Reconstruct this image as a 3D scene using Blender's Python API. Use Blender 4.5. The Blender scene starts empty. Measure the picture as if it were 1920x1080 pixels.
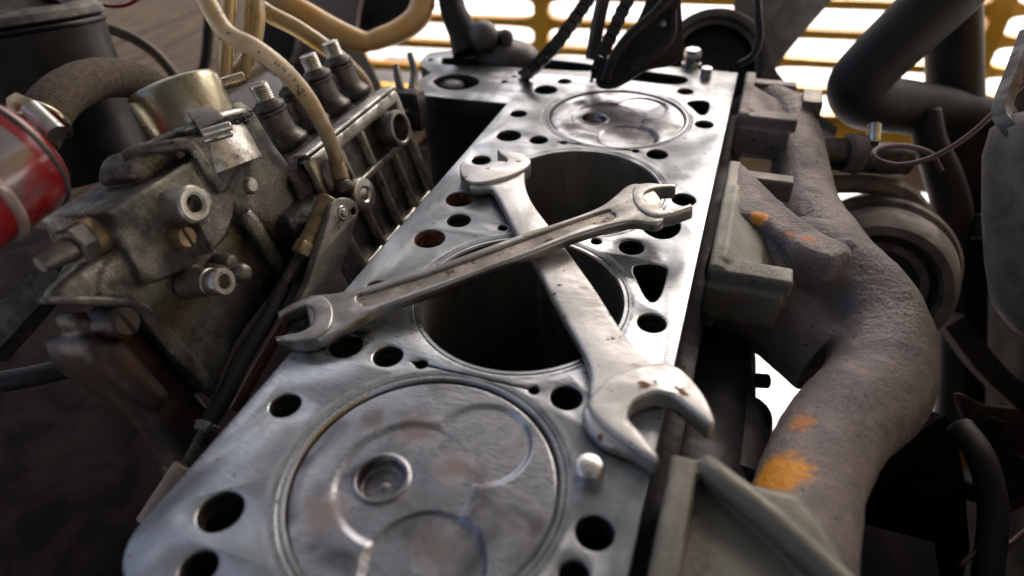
import bpy, bmesh, math, random
from math import pi, cos, sin, radians, sqrt
from mathutils import Vector as V, Matrix, noise as mnoise
from mathutils.geometry import tessellate_polygon

random.seed(7)
sc = bpy.context.scene
COL = sc.collection
S = 0.001                                    # everything below is written in millimetres

# ------------------------------------------------------------------ camera
CP = V((92.1607492, -129.861851, 221.373915)); FPX = 1199.69338
RR = V((0.94184775, 0.33426367, -0.03450527))
RU = V((-0.18429645, 0.59967505, 0.77873272))
RB = V((0.28099401, -0.72708846, 0.62640621))
cd = bpy.data.cameras.new('camera'); cam = bpy.data.objects.new('camera', cd); COL.objects.link(cam)
cam.matrix_world = Matrix(((RR.x, RU.x, RB.x, CP.x*S), (RR.y, RU.y, RB.y, CP.y*S), (RR.z, RU.z, RB.z, CP.z*S), (0, 0, 0, 1)))
cd.sensor_width = 36; cd.lens = 36*FPX/1920
cd.clip_start = 0.01; cd.clip_end = 500
cd.dof.use_dof = True; cd.dof.focus_distance = 0.385; cd.dof.aperture_fstop = 4.2; cd.dof.aperture_blades = 7
sc.camera = cam

# ------------------------------------------------------------------ light
SUN_EL, SUN_AZ = 50, 14                      # azimuth clockwise from +Y: the sun stands ahead, beyond the added roof
wd = bpy.data.worlds.new('World'); sc.world = wd; wd.use_nodes = True
wn = wd.node_tree.nodes; wl = wd.node_tree.links
bg = wn['Background']; sky = wn.new('ShaderNodeTexSky'); sky.sky_type = 'NISHITA'
sky.sun_disc = False; sky.sun_elevation = radians(SUN_EL); sky.sun_rotation = radians(SUN_AZ)
sky.dust_density = 9.0; sky.air_density = .6; sky.ozone_density = .6
wl.new(sky.outputs[0], bg.inputs[0]); bg.inputs[1].default_value = 0.15
ld = bpy.data.lights.new('sun', 'SUN'); ld.energy = 3.0; ld.angle = radians(0.5); ld.color = (1, .96, .91)
sun = bpy.data.objects.new('sun', ld); COL.objects.link(sun)
sd = V((sin(radians(SUN_AZ))*cos(radians(SUN_EL)), cos(radians(SUN_AZ))*cos(radians(SUN_EL)), sin(radians(SUN_EL))))
sun.rotation_euler = sd.to_track_quat('Z', 'Y').to_euler()
sc.view_settings.view_transform = 'Standard'; sc.view_settings.look = 'None'
sc.view_settings.exposure = 1.0; sc.view_settings.gamma = 1
sc.render.engine = 'CYCLES'; sc.cycles.use_denoising = True
sc.cycles.max_bounces = 8; sc.cycles.sample_clamp_indirect = 6; sc.cycles.caustics_reflective = False; sc.cycles.caustics_refractive = False

# ------------------------------------------------------------------ pixel -> place helpers
def ray(px, py): return RR*((px-960)/FPX) + RU*(-(py-540)/FPX) - RB
def at_plane(px, py, n, k):
    d = ray(px, py); return CP + d*((k - n.dot(CP))/n.dot(d))
def at_z(px, py, z=0): return at_plane(px, py, V((0, 0, 1)), z)
def at_x(px, py, x): return at_plane(px, py, V((1, 0, 0)), x)
def at_y(px, py, y): return at_plane(px, py, V((0, 1, 0)), y)
def at_d(px, py, d): return CP + ray(px, py)*d
# pump frame: leaning 15 degrees away from the block
T15 = radians(15)
PU, PV, PW = V((cos(T15), 0, sin(T15))), V((0, 1, 0)), V((-sin(T15), 0, cos(T15)))
P0 = at_d(738, 167, 490)
def PG(u, v, w): return P0 + PU*u + PV*v + PW*w
def pu(px, py, u): return at_plane(px, py, PU, PU.dot(P0)+u)          # world point on pump plane u
def pul(px, py, u):
    q = pu(px, py, u) - P0; return (q.dot(PV), q.dot(PW))

# ------------------------------------------------------------------ mesh helpers (all in mm, world axes)
class MB:
    def __init__(s): s.v = []; s.f = []
    def add(s, vs, fs):
        o = len(s.v); s.v += [V(p) for p in vs]; s.f += [tuple(i+o for i in f) for f in fs]; return s
    def merge(s, *others):
        for m in others: s.add(m.v, m.f)
        return s
def cat(pts, n=4, closed=True):
    """Catmull-Rom through points; a point with an extra True entry is a corner."""
    P = [V(p[:len(p)-1]) if isinstance(p[-1], bool) else V(p) for p in pts]
    K = [isinstance(p[-1], bool) for p in pts]; N = len(P); out = []
    rng = range(N) if closed else range(N-1)
    for i in rng:
        a, b = P[i], P[(i+1) % N]
        p0 = a*2-b if K[i] or (not closed and i == 0) else P[(i-1) % N]
        p3 = b*2-a if K[(i+1) % N] or (not closed and i == N-2) else P[(i+2) % N]
        if K[i]: p0 = a
        if K[(i+1) % N]: p3 = b
        for k in range(n):
            t = k/n
            out.append(0.5*((2*a) + (b-p0)*t + (2*p0-5*a+4*b-p3)*t*t + (3*a-p0-3*b+p3)*t**3))
    if not closed: out.append(P[-1])
    return out
def area(p): return 0.5*sum(p[i-1][0]*p[i][1]-p[i][0]*p[i-1][1] for i in range(len(p)))
def offset(p, d):
    """inset a counter-clockwise polygon by d (grow when negative)"""
    N = len(p); out = []
    for i in range(N):
        a, b, c = p[i-1], p[i], p[(i+1) % N]
        e1 = (b-a); e2 = (c-b)
        if e1.length < 1e-9: e1 = e2
        if e2.length < 1e-9: e2 = e1
        n1 = V((-e1.y, e1.x)).normalized(); n2 = V((-e2.y, e2.x)).normalized()
        m = n1+n2
        if m.length < 1e-6: m = n1
        m.normalize(); k = 1/max(.45, m.dot(n1)); out.append(b+m*d*k)
    return out
def prism(poly, d0, d1, O=V((0, 0, 0)), e1=V((1, 0, 0)), e2=V((0, 1, 0)), nn=V((0, 0, 1)), holes=(), ch=0., seg=2, both=False, bottom=True, wall_top=True):
    """extrude a polygon (with holes) along nn from d0 to d1 with rounded edges of size ch at d1 (and d0)"""
    m = MB()
    loops = [[V((p[0], p[1])) for p in poly]] + [[V((p[0], p[1])) for p in h] for h in holes]
    for i, l in enumerate(loops):
        if (area(l) < 0) == (i == 0): l.reverse()      # outer ccw, holes cw: inset works for both
    prof = []
    lo = ch if both else 0
    if both and ch:
        for k in range(seg+1):
            a = pi/2*k/seg; prof.append((ch*(1-sin(a)), d0+ch*(1-cos(a))))
    else: prof.append((0, d0))
    if ch:
        for k in range(seg+1):
            a = pi/2*k/seg; prof.append((ch*(1-cos(a)), d1-ch*(1-sin(a))))
    else: prof.append((0, d1))
    def W(p, d): return O + e1*p.x + e2*p.y + nn*d
    starts = []
    for (ins, d) in prof:
        st = []
        for l in loops:
            st.append(len(m.v)); m.v += [W(p, d) for p in (offset(l, ins) if ins else l)]
        starts.append(st)
    for a, b in zip(starts[:-1], starts[1:]):
        for li, l in enumerate(loops):
            N = len(l)
            for i in range(N):
                j = (i+1) % N; m.f.append((a[li]+i, a[li]+j, b[li]+j, b[li]+i))
    for which in ((0, -1) if bottom else (-1,)):
        ins, d = prof[which]; ll = [offset(l, ins) if ins else l for l in loops]
        tri = tessellate_polygon([[V((p.x, p.y, 0)) for p in l] for l in ll])
        base = starts[which][0]
        for t in tri:
            flat = [p for l in ll for p in l]
            A = area([flat[i] for i in t])
            t = tuple(t) if (A > 0) == (which == -1) else tuple(reversed(t))
            m.f.append(tuple(base+i for i in t))
    return m
def frame(n):
    n = V(n).normalized(); a = V((0, 0, 1)) if abs(n.z) < .9 else V((1, 0, 0))
    x = a.cross(n).normalized(); return x, n.cross(x), n
def lathe(O, axis, prof, n=32, ph=0.):
    """prof: list of (radius, height along the axis); radius 0 closes"""
    m = MB(); x, y, z = frame(axis); O = V(O); rows = []
    for r, h in prof:
        if r <= 1e-6: rows.append([len(m.v)]); m.v.append(O+z*h)
        else:
            rows.append(list(range(len(m.v), len(m.v)+n)))
            m.v += [O+z*h+(x*cos(ph+2*pi*k/n)+y*sin(ph+2*pi*k/n))*r for k in range(n)]
    for a, b in zip(rows[:-1], rows[1:]):
        for k in range(n):
            j = (k+1) % n
            if len(a) == 1 and len(b) == 1: continue
            if len(a) == 1: m.f.append((a[0], b[j], b[k]))
            elif len(b) == 1: m.f.append((a[k], a[j], b[0]))
            else: m.f.append((a[k], a[j], b[j], b[k]))
    return m
def cyl(p0, p1, r, r1=None, n=28, ch=.6, ph=0.):
    p0, p1 = V(p0), V(p1); h = (p1-p0).length; r1 = r if r1 is None else r1
    return lathe(p0, p1-p0, [(0, 0), (r-ch, 0), (r, ch), (r1, h-ch), (r1-ch, h), (0, h)], n, ph)
def thread(p0, p1, r, pitch=1.5, n=20, hole=0.):
    p0, p1 = V(p0), V(p1); h = (p1-p0).length; pr = [(0, 0), (r, 0)]; k = 0
    while (k+1)*pitch < h-.4:
        pr += [(r, k*pitch+.1), (r-.75, (k+.5)*pitch), (r, (k+.95)*pitch)]; k += 1
    pr += [(r-.2, h-.3), (r-.9, h)]
    pr += [(hole, h), (hole, h-6), (0, h-6)] if hole else [(0, h)]
    return lathe(p0, p1-p0, pr, n)
def box(c, size, ax=None, ch=1.):
    c = V(c); a = ax or (V((1, 0, 0)), V((0, 1, 0)), V((0, 0, 1)))
    x, y, z = [s/2 for s in size]
    ch = min(ch, z*.9, x*.9, y*.9)
    return prism([(-x, -y), (x, -y), (x, y), (-x, y)], -z, z, c, a[0], a[1], a[2], ch=ch, both=True, seg=2)
def ball(c, r, sq=(1, 1, 1), n=24):
    m = lathe((0, 0, 0), (0, 0, 1), [(r*sin(pi*k/(n//2)), -r*cos(pi*k/(n//2))) for k in range(n//2+1)], n)
    m.v = [V(c)+V((p.x*sq[0], p.y*sq[1], p.z*sq[2])) for p in m.v]; return m
def sweep_path(pts, sub=6):
    return cat([tuple(p) for p in pts], sub, closed=False)
def tube(pts, r, sub=6, n=14, caps=True, fn=None, hollow=0):
    """r: number or list per control point; fn(s_mm, angle) adds to the radius. Returns mesh and frames."""
    P = sweep_path(pts, sub); N = len(P)
    if isinstance(r, (list, tuple)):
        R = []
        for i in range(N):
            t = i/sub; k = min(int(t), len(r)-2); R.append(r[k]+(r[k+1]-r[k])*(t-k))
    else: R = [r]*N
    m = MB(); t0 = (P[1]-P[0]).normalized(); x, y, _ = frame(t0); s = 0; fr = []
    for i in range(N):
        t = (P[min(i+1, N-1)]-P[max(i-1, 0)]).normalized()
        x = (x - t*x.dot(t)).normalized(); y = t.cross(x)
        if i: s += (P[i]-P[i-1]).length
        fr.append((P[i], x.copy(), y.copy(), t, s, R[i]))
        for k in range(n):
            a = 2*pi*k/n; rr = R[i] + (fn(s, a) if fn else 0)
            m.v.append(P[i]+(x*cos(a)+y*sin(a))*rr)
    for i in range(N-1):
        for k in range(n):
            j = (k+1) % n; m.f.append((i*n+k, i*n+j, (i+1)*n+j, (i+1)*n+k))
    if caps:
        m.f.append(tuple(reversed(range(n)))); m.f.append(tuple(range((N-1)*n, N*n)))
    return m, fr
def torus(c, axis, R, r, n=40, k=12):
    m = MB(); x, y, z = frame(axis); c = V(c)
    for i in range(n):
        a = 2*pi*i/n; d = x*cos(a)+y*sin(a)
        for j in range(k):
            b = 2*pi*j/k; m.v.append(c+d*(R+r*cos(b))+z*r*sin(b))
    for i in range(n):
        for j in range(k):
            m.f.append((i*k+j, ((i+1) % n)*k+j, ((i+1) % n)*k+(j+1) % k, i*k+(j+1) % k))
    return m
def hexnut(p0, p1, r, ph=0.): 
    p0, p1 = V(p0), V(p1); h = (p1-p0).length
    return lathe(p0, p1-p0, [(0, 0), (r*.88, 0), (r, h*.12), (r, h*.88), (r*.88, h), (0, h)], 6, ph)

# ------------------------------------------------------------------ objects
LOC = {}
def base_of(o):
    while o.parent: o = o.parent
    return o.location/S
def obj(name, m, mat, parent=None, sharp=38, remesh=0, smooth=0, fac=.5, disp=None, loc=None):
    me = bpy.data.meshes.new(name)
    if parent is not None: b = base_of(parent)
    elif loc is not None: b = V(loc)
    else:
        xs = [p.x for p in m.v]; ys = [p.y for p in m.v]; zs = [p.z for p in m.v]
        b = V(((min(xs)+max(xs))/2, (min(ys)+max(ys))/2, min(zs)))
    me.from_pydata([(p-b)*S for p in m.v], [], m.f); me.validate()
    bm = bmesh.new(); bm.from_mesh(me); bmesh.ops.recalc_face_normals(bm, faces=bm.faces); bm.to_mesh(me); bm.free()
    me.polygons.foreach_set('use_smooth', [True]*len(me.polygons))
    if sharp and not remesh: me.set_sharp_from_angle(angle=radians(sharp))
    me.materials.append(mat)
    o = bpy.data.objects.new(name, me); COL.objects.link(o)
    if parent is not None: o.parent = parent
    else: o.location = b*S
    if remesh:
        r = o.modifiers.new('r', 'REMESH'); r.mode = 'VOXEL'; r.voxel_size = remesh*S; r.use_smooth_shade = True
        if smooth:
            s = o.modifiers.new('s', 'SMOOTH'); s.iterations = smooth; s.factor = fac
        if disp:
            tx = bpy.data.textures.new(name, 'CLOUDS'); tx.noise_scale = disp[1]*S; tx.noise_depth = 3
            d = o.modifiers.new('d', 'DISPLACE'); d.texture = tx; d.strength = disp[0]*S; d.texture_coords = 'LOCAL'
    return o
def inst(o, parent, dv=V((0, 0, 0))):
    c = o.copy(); COL.objects.link(c); c.parent = parent; c.location = V(dv)*S; return c
def tag(o, label, cat_, group=None):
    o['label'] = label; o['category'] = cat_
    if group: o['group'] = group
    return o
def thing(name, loc, label, cat_, group=None):
    o = bpy.data.objects.new(name, None); COL.objects.link(o); o.location = V(loc)*S; o.empty_display_size = .01
    return tag(o, label, cat_, group)
def structure(o, kind='structure'): o['kind'] = kind; return o

# ------------------------------------------------------------------ materials
def rgb(c): return (c[0], c[1], c[2], 1)
def M(name, a, b=None, metal=0., rough=.5, rough2=None, scale=40., detail=5., lo=.35, hi=.65, grime=None, edge=None,
      bump=.0, bscale=400., bdetail=4., scratch=0., trans=0., patches=(), stretch=None, spec=.5, coat=0., speck=None, ior=None, cav=None, grain=None, rings=()):
    m = bpy.data.materials.new(name); m.use_nodes = True; nt = m.node_tree; N = nt.nodes; L = nt.links
    B = N['Principled BSDF']
    tc = N.new('ShaderNodeTexCoord'); co = tc.outputs['Object']
    if stretch:
        mp = N.new('ShaderNodeMapping'); mp.inputs['Scale'].default_value = stretch; L.new(co, mp.inputs[0]); co1 = mp.outputs[0]
    else: co1 = co
    def nz(sc_, det=4., src=None, rg=.55, dist=0.):
        n = N.new('ShaderNodeTexNoise'); n.inputs['Scale'].default_value = sc_; n.inputs['Detail'].default_value = det
        n.inputs['Roughness'].default_value = rg; n.inputs['Distortion'].default_value = dist; L.new(src or co, n.inputs['Vector']); return n.outputs['Fac']
    def rmp(fac, l, h):
        r = N.new('ShaderNodeMapRange'); r.interpolation_type = 'SMOOTHSTEP'; L.new(fac, r.inputs[0])
        r.inputs[1].default_value = l; r.inputs[2].default_value = h; return r.outputs[0]
    def mixc(f, c1, c2):
        x = N.new('ShaderNodeMix'); x.data_type = 'RGBA'; L.new(f, x.inputs[0])
        for c, k in ((c1, 6), (c2, 7)):
            if isinstance(c, tuple): x.inputs[k].default_value = rgb(c)
            else: L.new(c, x.inputs[k])
        return x.outputs[2]
    def mixf(f, c1, c2):
        x = N.new('ShaderNodeMix'); x.data_type = 'FLOAT'; L.new(f, x.inputs[0])
        for c, k in ((c1, 2), (c2, 3)):
            if isinstance(c, (int, float)): x.inputs[k].default_value = c
            else: L.new(c, x.inputs[k])
        return x.outputs[0]
    def mul(p, q):
        x = N.new('ShaderNodeMath'); x.operation = 'MULTIPLY'
        for c, k in ((p, 0), (q, 1)):
            if isinstance(c, (int, float)): x.inputs[k].default_value = c
            else: L.new(c, x.inputs[k])
        return x.outputs[0]
    f = rmp(nz(scale, detail, co1, dist=.6), lo, hi)
    col = mixc(f, a, b or a); ro = mixf(f, rough, rough if rough2 is None else rough2); me_ = metal
    if edge:                                  # worn bright edges, lightened further to suggest edge highlights
        g = N.new('ShaderNodeNewGeometry'); e = rmp(g.outputs['Pointiness'], edge[1], edge[2])
        e = mul(e, rmp(nz(90, 4), .3, .6)); col = mixc(e, col, edge[0]); ro = mixf(e, ro, .3)
        me_ = mixf(e, me_, 1.)
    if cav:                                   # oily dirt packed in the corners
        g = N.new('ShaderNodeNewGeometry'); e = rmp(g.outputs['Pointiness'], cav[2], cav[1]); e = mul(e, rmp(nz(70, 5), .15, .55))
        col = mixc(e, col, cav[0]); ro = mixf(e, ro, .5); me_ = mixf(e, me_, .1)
    if grain:
        gn_ = rmp(nz(grain[1], 3, rg=.7), .40, .62); col = mixc(gn_, col, grain[0])
    if speck:
        s = rmp(nz(speck[1], 2), speck[2], speck[2]+.05); col = mixc(s, col, speck[0]); ro = mixf(s, ro, .7); me_ = mixf(s, me_, .1)
    if grime:                                 # (colour, scale, lo, hi)
        h = rmp(nz(grime[1], 7, rg=.65), grime[2], grime[3]); col = mixc(h, col, grime[0]); ro = mixf(h, ro, .62); me_ = mixf(h, me_, 0.05)
    for (pos, r0, r1, rc, rk) in rings:        # stain left by the gasket
        d = N.new('ShaderNodeVectorMath'); d.operation = 'DISTANCE'; L.new(co, d.inputs[0]); d.inputs[1].default_value = pos
        k = mul(mul(rmp(d.outputs['Value'], r0, r0+.0006), rmp(d.outputs['Value'], r1+.0006, r1)), mul(rmp(nz(60, 6, rg=.7), .38, .62), rk)); col = mixc(k, col, rc); ro = mixf(k, ro, .5)
    for (pos, rad, pc, soft) in patches:      # paint left on the casting
        d = N.new('ShaderNodeVectorMath'); d.operation = 'DISTANCE'; L.new(co, d.inputs[0]); d.inputs[1].default_value = pos
        w = N.new('ShaderNodeMath'); w.operation = 'MULTIPLY_ADD'; L.new(nz(110, 6, rg=.7), w.inputs[0]); w.inputs[1].default_value = rad*1.5; L.new(d.outputs['Value'], w.inputs[2])
        k = rmp(w.outputs[0], rad*1.75, rad*(1.75-soft)); col = mixc(k, col, pc); ro = mixf(k, ro, .55); me_ = mixf(k, me_, 0.)
    if isinstance(col, tuple): B.inputs['Base Color'].default_value = rgb(col)
    else: L.new(col, B.inputs['Base Color'])
    hgt = None
    if scratch:
        mp = N.new('ShaderNodeMapping'); mp.inputs['Rotation'].default_value = (0, 0, .9); mp.inputs['Scale'].default_value = (2, 45, 1); L.new(co, mp.inputs[0])
        mp2 = N.new('ShaderNodeMapping'); mp2.inputs['Rotation'].default_value = (0, 0, -.9); mp2.inputs['Scale'].default_value = (2, 45, 1); L.new(co, mp2.inputs[0])
        s1 = nz(90, 3, mp.outputs[0]); s2 = nz(70, 3, mp2.outputs[0]); hgt = mixf(rmp(nz(35), .4, .6), s1, s2)
        ro = mixf(rmp(hgt, .35, .75), ro, mul(ro, 1+scratch*2))
    if not isinstance(ro, (int, float)): L.new(ro, B.inputs['Roughness'])
    else: B.inputs['Roughness'].default_value = ro
    if not isinstance(me_, (int, float)): L.new(me_, B.inputs['Metallic'])
    else: B.inputs['Metallic'].default_value = me_
    if bump or scratch:
        bp = N.new('ShaderNodeBump'); bp.inputs['Distance'].default_value = .001; bp.inputs['Strength'].default_value = bump or scratch*.1
        L.new(nz(bscale, bdetail, rg=.6) if bump else hgt, bp.inputs['Height']); L.new(bp.outputs[0], B.inputs['Normal'])
        if bump and scratch:
            b2 = N.new('ShaderNodeBump'); b2.inputs['Distance'].default_value = .001; b2.inputs['Strength'].default_value = scratch*.1
            L.new(hgt, b2.inputs['Height']); L.new(bp.outputs[0], b2.inputs['Normal']); L.new(b2.outputs[0], B.inputs['Normal'])
    B.inputs['Specular IOR Level'].default_value = spec
    if trans: B.inputs['Transmission Weight'].default_value = trans
    if coat: B.inputs['Coat Weight'].default_value = coat; B.inputs['Coat Roughness'].default_value = .12
    return m

BP = 121.243196; RBORE = 55.
deck_m = M('machined_iron', (.46, .485, .495), (.13, .142, .15), 1, .20, .36, scale=17, detail=9, lo=.34, hi=.70, scratch=.45, bump=.05, bscale=60, speck=((.10, .08, .06), 230, .70), grime=((.085, .085, .085), 15, .58, .88), stretch=(1, .6, 1),
           rings=[((.005, (k*BP-180)*S, .26), .0588, .0606, (.10, .10, .105), .75) for k in range(4)] + [((.005, (k*BP-180)*S, .26), .0606, .0632, (.62, .63, .65), .35) for k in range(4)])
def cpos(px, py): q = at_z(px, py, -2); return (q.x*S, q.y*S, .0785)
crown_m = M('piston_crown', (.50, .515, .54), (.10, .098, .102), 1, .15, .32, scale=30, detail=9, lo=.34, hi=.68, scratch=.7,
            patches=[(cpos(790, 810), .013, (.26, .20, .175), 1.), (cpos(850, 875), .011, (.26, .19, .165), 1.), (cpos(700, 790), .009, (.15, .135, .125), 1.), (cpos(820, 1020), .014, (.17, .14, .13), 1.), (cpos(610, 960), .013, (.26, .215, .20), 1.)], grime=((.13, .085, .065), 30, .56, .80), bump=.05, bscale=120)
liner_m = M('liner_steel', (.50, .50, .47), (.30, .30, .28), 1, .28, .4, scale=30)
bore_m = M('bore_steel', (.46, .45, .41), (.26, .25, .225), 1, .30, .46, scale=25, stretch=(1, 1, .2), scratch=.5)
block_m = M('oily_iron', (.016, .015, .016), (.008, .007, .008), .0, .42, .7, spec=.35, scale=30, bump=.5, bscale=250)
rust_m = M('rusty_water_passage', (.28, .11, .035), (.07, .035, .02), 0, .8, scale=150, bump=.6, bscale=400)
hole_m = M('oily_hole', (.022, .02, .016), (.012, .011, .01), 0, .45, scale=90)
stud_m = M('bright_stud', (.72, .72, .70), (.5, .5, .48), 1, .2, .35, scale=60)
chrome_m = M('satin_chrome', (.60, .595, .575), (.44, .435, .415), 1, .28, .42, scale=26, detail=9, bump=.12, bscale=350, scratch=.6, speck=((.24, .12, .075), 120, .66), grime=((.14, .13, .115), 60, .64, .85))
worn_m = M('worn_steel', (.40, .395, .365), (.22, .212, .19), 1, .30, .45, scale=45, detail=7, bump=.14, bscale=420, edge=((.62, .60, .54), .52, .58), speck=((.13, .10, .08), 320, .67))
wornpan_m = M('brown_forged_steel', (.33, .295, .25), (.20, .175, .15), .95, .45, .55, scale=60, detail=7, bump=.35, bscale=320, speck=((.10, .06, .035), 150, .64))
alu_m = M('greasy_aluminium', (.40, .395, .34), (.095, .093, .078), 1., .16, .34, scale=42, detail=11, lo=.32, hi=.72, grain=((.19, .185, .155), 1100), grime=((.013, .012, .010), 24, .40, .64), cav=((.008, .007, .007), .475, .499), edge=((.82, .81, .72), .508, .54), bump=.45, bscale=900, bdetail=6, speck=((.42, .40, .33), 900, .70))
alu2_m = M('dirty_aluminium', (.42, .41, .34), (.22, .21, .17), .8, .30, .46, scale=50, detail=7, grime=((.03, .027, .022), 34, .50, .66), edge=((.75, .74, .67), .52, .58), bump=.3, bscale=600)
grime_m = M('black_grime', (.035, .032, .030), (.016, .015, .014), .15, .38, .7, scale=140, detail=6, bump=.9, bscale=260, speck=((.25, .24, .22), 700, .73))
lower_m = M('brown_oily_casting', (.105, .068, .052), (.035, .028, .024), .25, .30, .5, scale=30, detail=7, bump=.4, bscale=420)
zinc_m = M('yellow_zinc', (.45, .41, .28), (.27, .24, .16), 1, .19, .32, scale=40, detail=8, grime=((.06, .04, .025), 45, .54, .78), bump=.08, bscale=300)
plated_m = M('plated_steel', (.62, .60, .55), (.42, .40, .35), 1, .28, .42, scale=90, speck=((.12, .10, .08), 300, .66))
dull_m = M('dull_steel', (.26, .25, .225), (.14, .135, .12), .85, .4, .52, scale=70, bump=.12, bscale=500, speck=((.05, .045, .04), 250, .64))
holder_m = M('dark_steel', (.12, .112, .10), (.045, .042, .038), .7, .4, .55, scale=90, bump=.2, bscale=500, speck=((.22, .2, .17), 600, .7))
brassy_m = M('dirty_brass', (.42, .33, .19), (.24, .17, .09), .75, .4, .55, scale=80, bump=.25, bscale=350, grime=((.06, .04, .02), 70, .55, .7))
iron_m = None
black_m = M('black_plastic', (.007, .007, .008), (.012, .011, .011), 0, .35, .5, scale=40, spec=.35)
rubber_m = M('black_rubber', (.012, .011, .011), (.019, .017, .016), 0, .55, .68, spec=.3, scale=50, bump=.06, bscale=500)
braid_m = M('brown_braid', (.115, .090, .062), (.075, .058, .040), 0, .92, scale=300, bump=.5, bscale=1500)
red_m = M('red_filter_paint', (.27, .010, .016), (.20, .009, .014), 0, .16, .26, scale=40, coat=.6)
filt_m = M('filter_worn_red', (.36, .008, .013), (.24, .215, .215), .35, .16, .24, scale=20, detail=3, lo=.40, hi=.60, coat=.6)
tubey_m = M('yellowed_nylon', (.78, .64, .42), (.62, .45, .22), 0, .28, .38, trans=.2, scale=60, detail=5, coat=.4, speck=((.16, .10, .05), 180, .68))
clear_m = M('clear_nylon', (.72, .55, .28), (.55, .34, .08), 0, .22, .3, scale=30, trans=.45, coat=.3)
orange_m = M('amber_hose', (.66, .32, .045), (.60, .40, .16), 0, .35, .5, scale=30, coat=.3)
ink_m = M('black_ink', (.02, .02, .02), None, 0, .6)
yel_m = M('yellow_paint', (.85, .46, .035), (.76, .39, .03), 0, .4, .5, scale=40)
dust_m = M('dusty_iron', (.22, .195, .17), (.11, .095, .082), 0, .7, .85, scale=40, bump=.2, bscale=250)
grey_m = M('grey_metal', (.15, .145, .14), (.09, .085, .08), .4, .45, .6, scale=40, bump=.1, bscale=300)
tank_m = M('grey_tank', (.15, .135, .12), (.085, .075, .065), .2, .6, .75, scale=45, detail=7, bump=.2, bscale=300)
ground_m = M('pale_concrete', (.66, .66, .66), (.58, .57, .56), 0, .9, scale=6, detail=8)
wood_m = M('weathered_board', (.058, .043, .031), (.030, .022, .016), 0, .9, spec=.08, scale=16, detail=7, stretch=(6, .5, 6), bump=.3, bscale=200)
beige_m = M('dusty_bumper', (.34, .23, .135), (.26, .165, .09), 0, .7, scale=20)
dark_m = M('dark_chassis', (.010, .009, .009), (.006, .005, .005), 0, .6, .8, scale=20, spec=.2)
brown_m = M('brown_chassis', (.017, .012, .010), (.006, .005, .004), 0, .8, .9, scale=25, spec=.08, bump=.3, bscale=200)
canl_m = M('dusty_canister_lid', (.21, .205, .185), (.11, .105, .095), .2, .6, .75, scale=60, detail=7, bump=.2, bscale=500)
roof_m = M('shade_sheet', (.11, .115, .125), None, 0, .7)

# ================================================================== SETTING
g = MB().add([(-60000, -60000, -700), (60000, -60000, -700), (60000, 60000, -700), (-60000, 60000, -700)], [(0, 1, 2, 3)])
structure(obj('ground', g, ground_m))
# plank platform on the left
fl = bpy.data.objects.new('floor', None); COL.objects.link(fl); fl.location = V((-1500, 800, -270))*S; structure(fl)
pb = None
for i in range(34):
    x = -470-i*64
    if pb is None:
        pb = obj('plank', box((x, 900, -260), (60, 3400, 22), ch=3), wood_m, fl); ref = x; pb.location.y = -1.78
    else:
        c = inst(pb, fl, V((x-ref, (0 if x < -860 else -1780)+random.uniform(-40, 40), random.uniform(-2, 2))))
# roof on posts, added unseen above the engine: keeps the sun off the engine
rf = thing('added_shade_roof', (0, -1500, 2200), 'grey sheet roof added out of view to shade the engine', 'roof')
obj('shade_sheet', box((950, -700, 2220), (5100, 7000, 40)), roof_m, rf)
post = obj('post', cyl((-1500, 2700, -700), (-1500, 2700, 2198), 60), roof_m, rf)
for dx, dy in ((4900, 0), (0, -6300), (4900, -6300)): inst(post, rf, V((dx, dy, 0)))

wl_ = thing('added_shade_wall', (0, -4100, -700), 'grey sheet wall added out of view to cut light from behind', 'wall')  # wall added behind the view to dim the ambient light
obj('sheet', box((1150, -4100, 740), (4600, 40, 2880)), roof_m, wl_)
# ================================================================== ENGINE BLOCK
eng = thing('engine_block', (-5, 180, -260), 'bare machined engine block deck with two open bores and many bolt holes', 'engine block')
def pz(pts, z=0): 
    out = []
    for p in pts:
        q = at_z(p[0], p[1], z); out.append((q.x, q.y, True) if len(p) > 2 else (q.x, q.y))
    return out
XL, XR = -96.2336, 86.2372
edge_pts = [(XR, 486, True), (XR, -75, True), (-60, -75, True), (-84, -72), (-95, -60), (XL, -45, True),
            (XL, 362, True)]
tabpx = [(942, 193, True), (803, 179), (786, 167), (785, 152), (797, 142), (808, 137, True), (799, 128, True), (788, 119), (796, 106), (812, 97), (863, 92.7, True), (1114, 110, True)]
tab = pz(tabpx)
edge_pts = edge_pts[:6] + [(XL, at_z(942, 193).y, True)] + tab[1:]
deck_out = cat(edge_pts, 4)
def circ(c, r, n=28): return [V((c[0]+r*cos(2*pi*k/n), c[1]+r*sin(2*pi*k/n))) for k in range(n)]
def hole(px, py, rx):
    q = at_z(px, py, 0); d = -(q-CP).dot(RB); return (q.x, q.y, rx*d/FPX)
HOLES = [hole(*h) for h in [(413, 958, 43), (372, 1064, 36), (534, 759, 29), (727, 667, 28), (648, 648, 31), (1062, 745, 30), (1115, 998, 37), (1076, 1078, 30),
    (1222, 605, 27), (1184, 463, 24), (1282, 374, 22), (1232, 289, 19.5), (1010, 262, 17), (954, 254, 23), (902, 300, 18), (862, 373, 26),
    (860, 413, 22), (805, 447, 29), (706, 540, 22), (972, 213, 15.5), (1023, 168, 22), (1058, 152, 13), (1285, 171, 15), (1320, 233, 17),
    (945, 153, 6), (963, 143, 4.5), (807, 112, 6)]]
RUSTY = {15, 17}
hl = [circ((h[0], h[1]), h[2]) for h in HOLES]
for k in range(4): hl.append(circ((0, k*BP), 57.75, 72))
def rpoly(px, n=5): return cat([(p[0], p[1]) for p in pz(px)], n)
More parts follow.
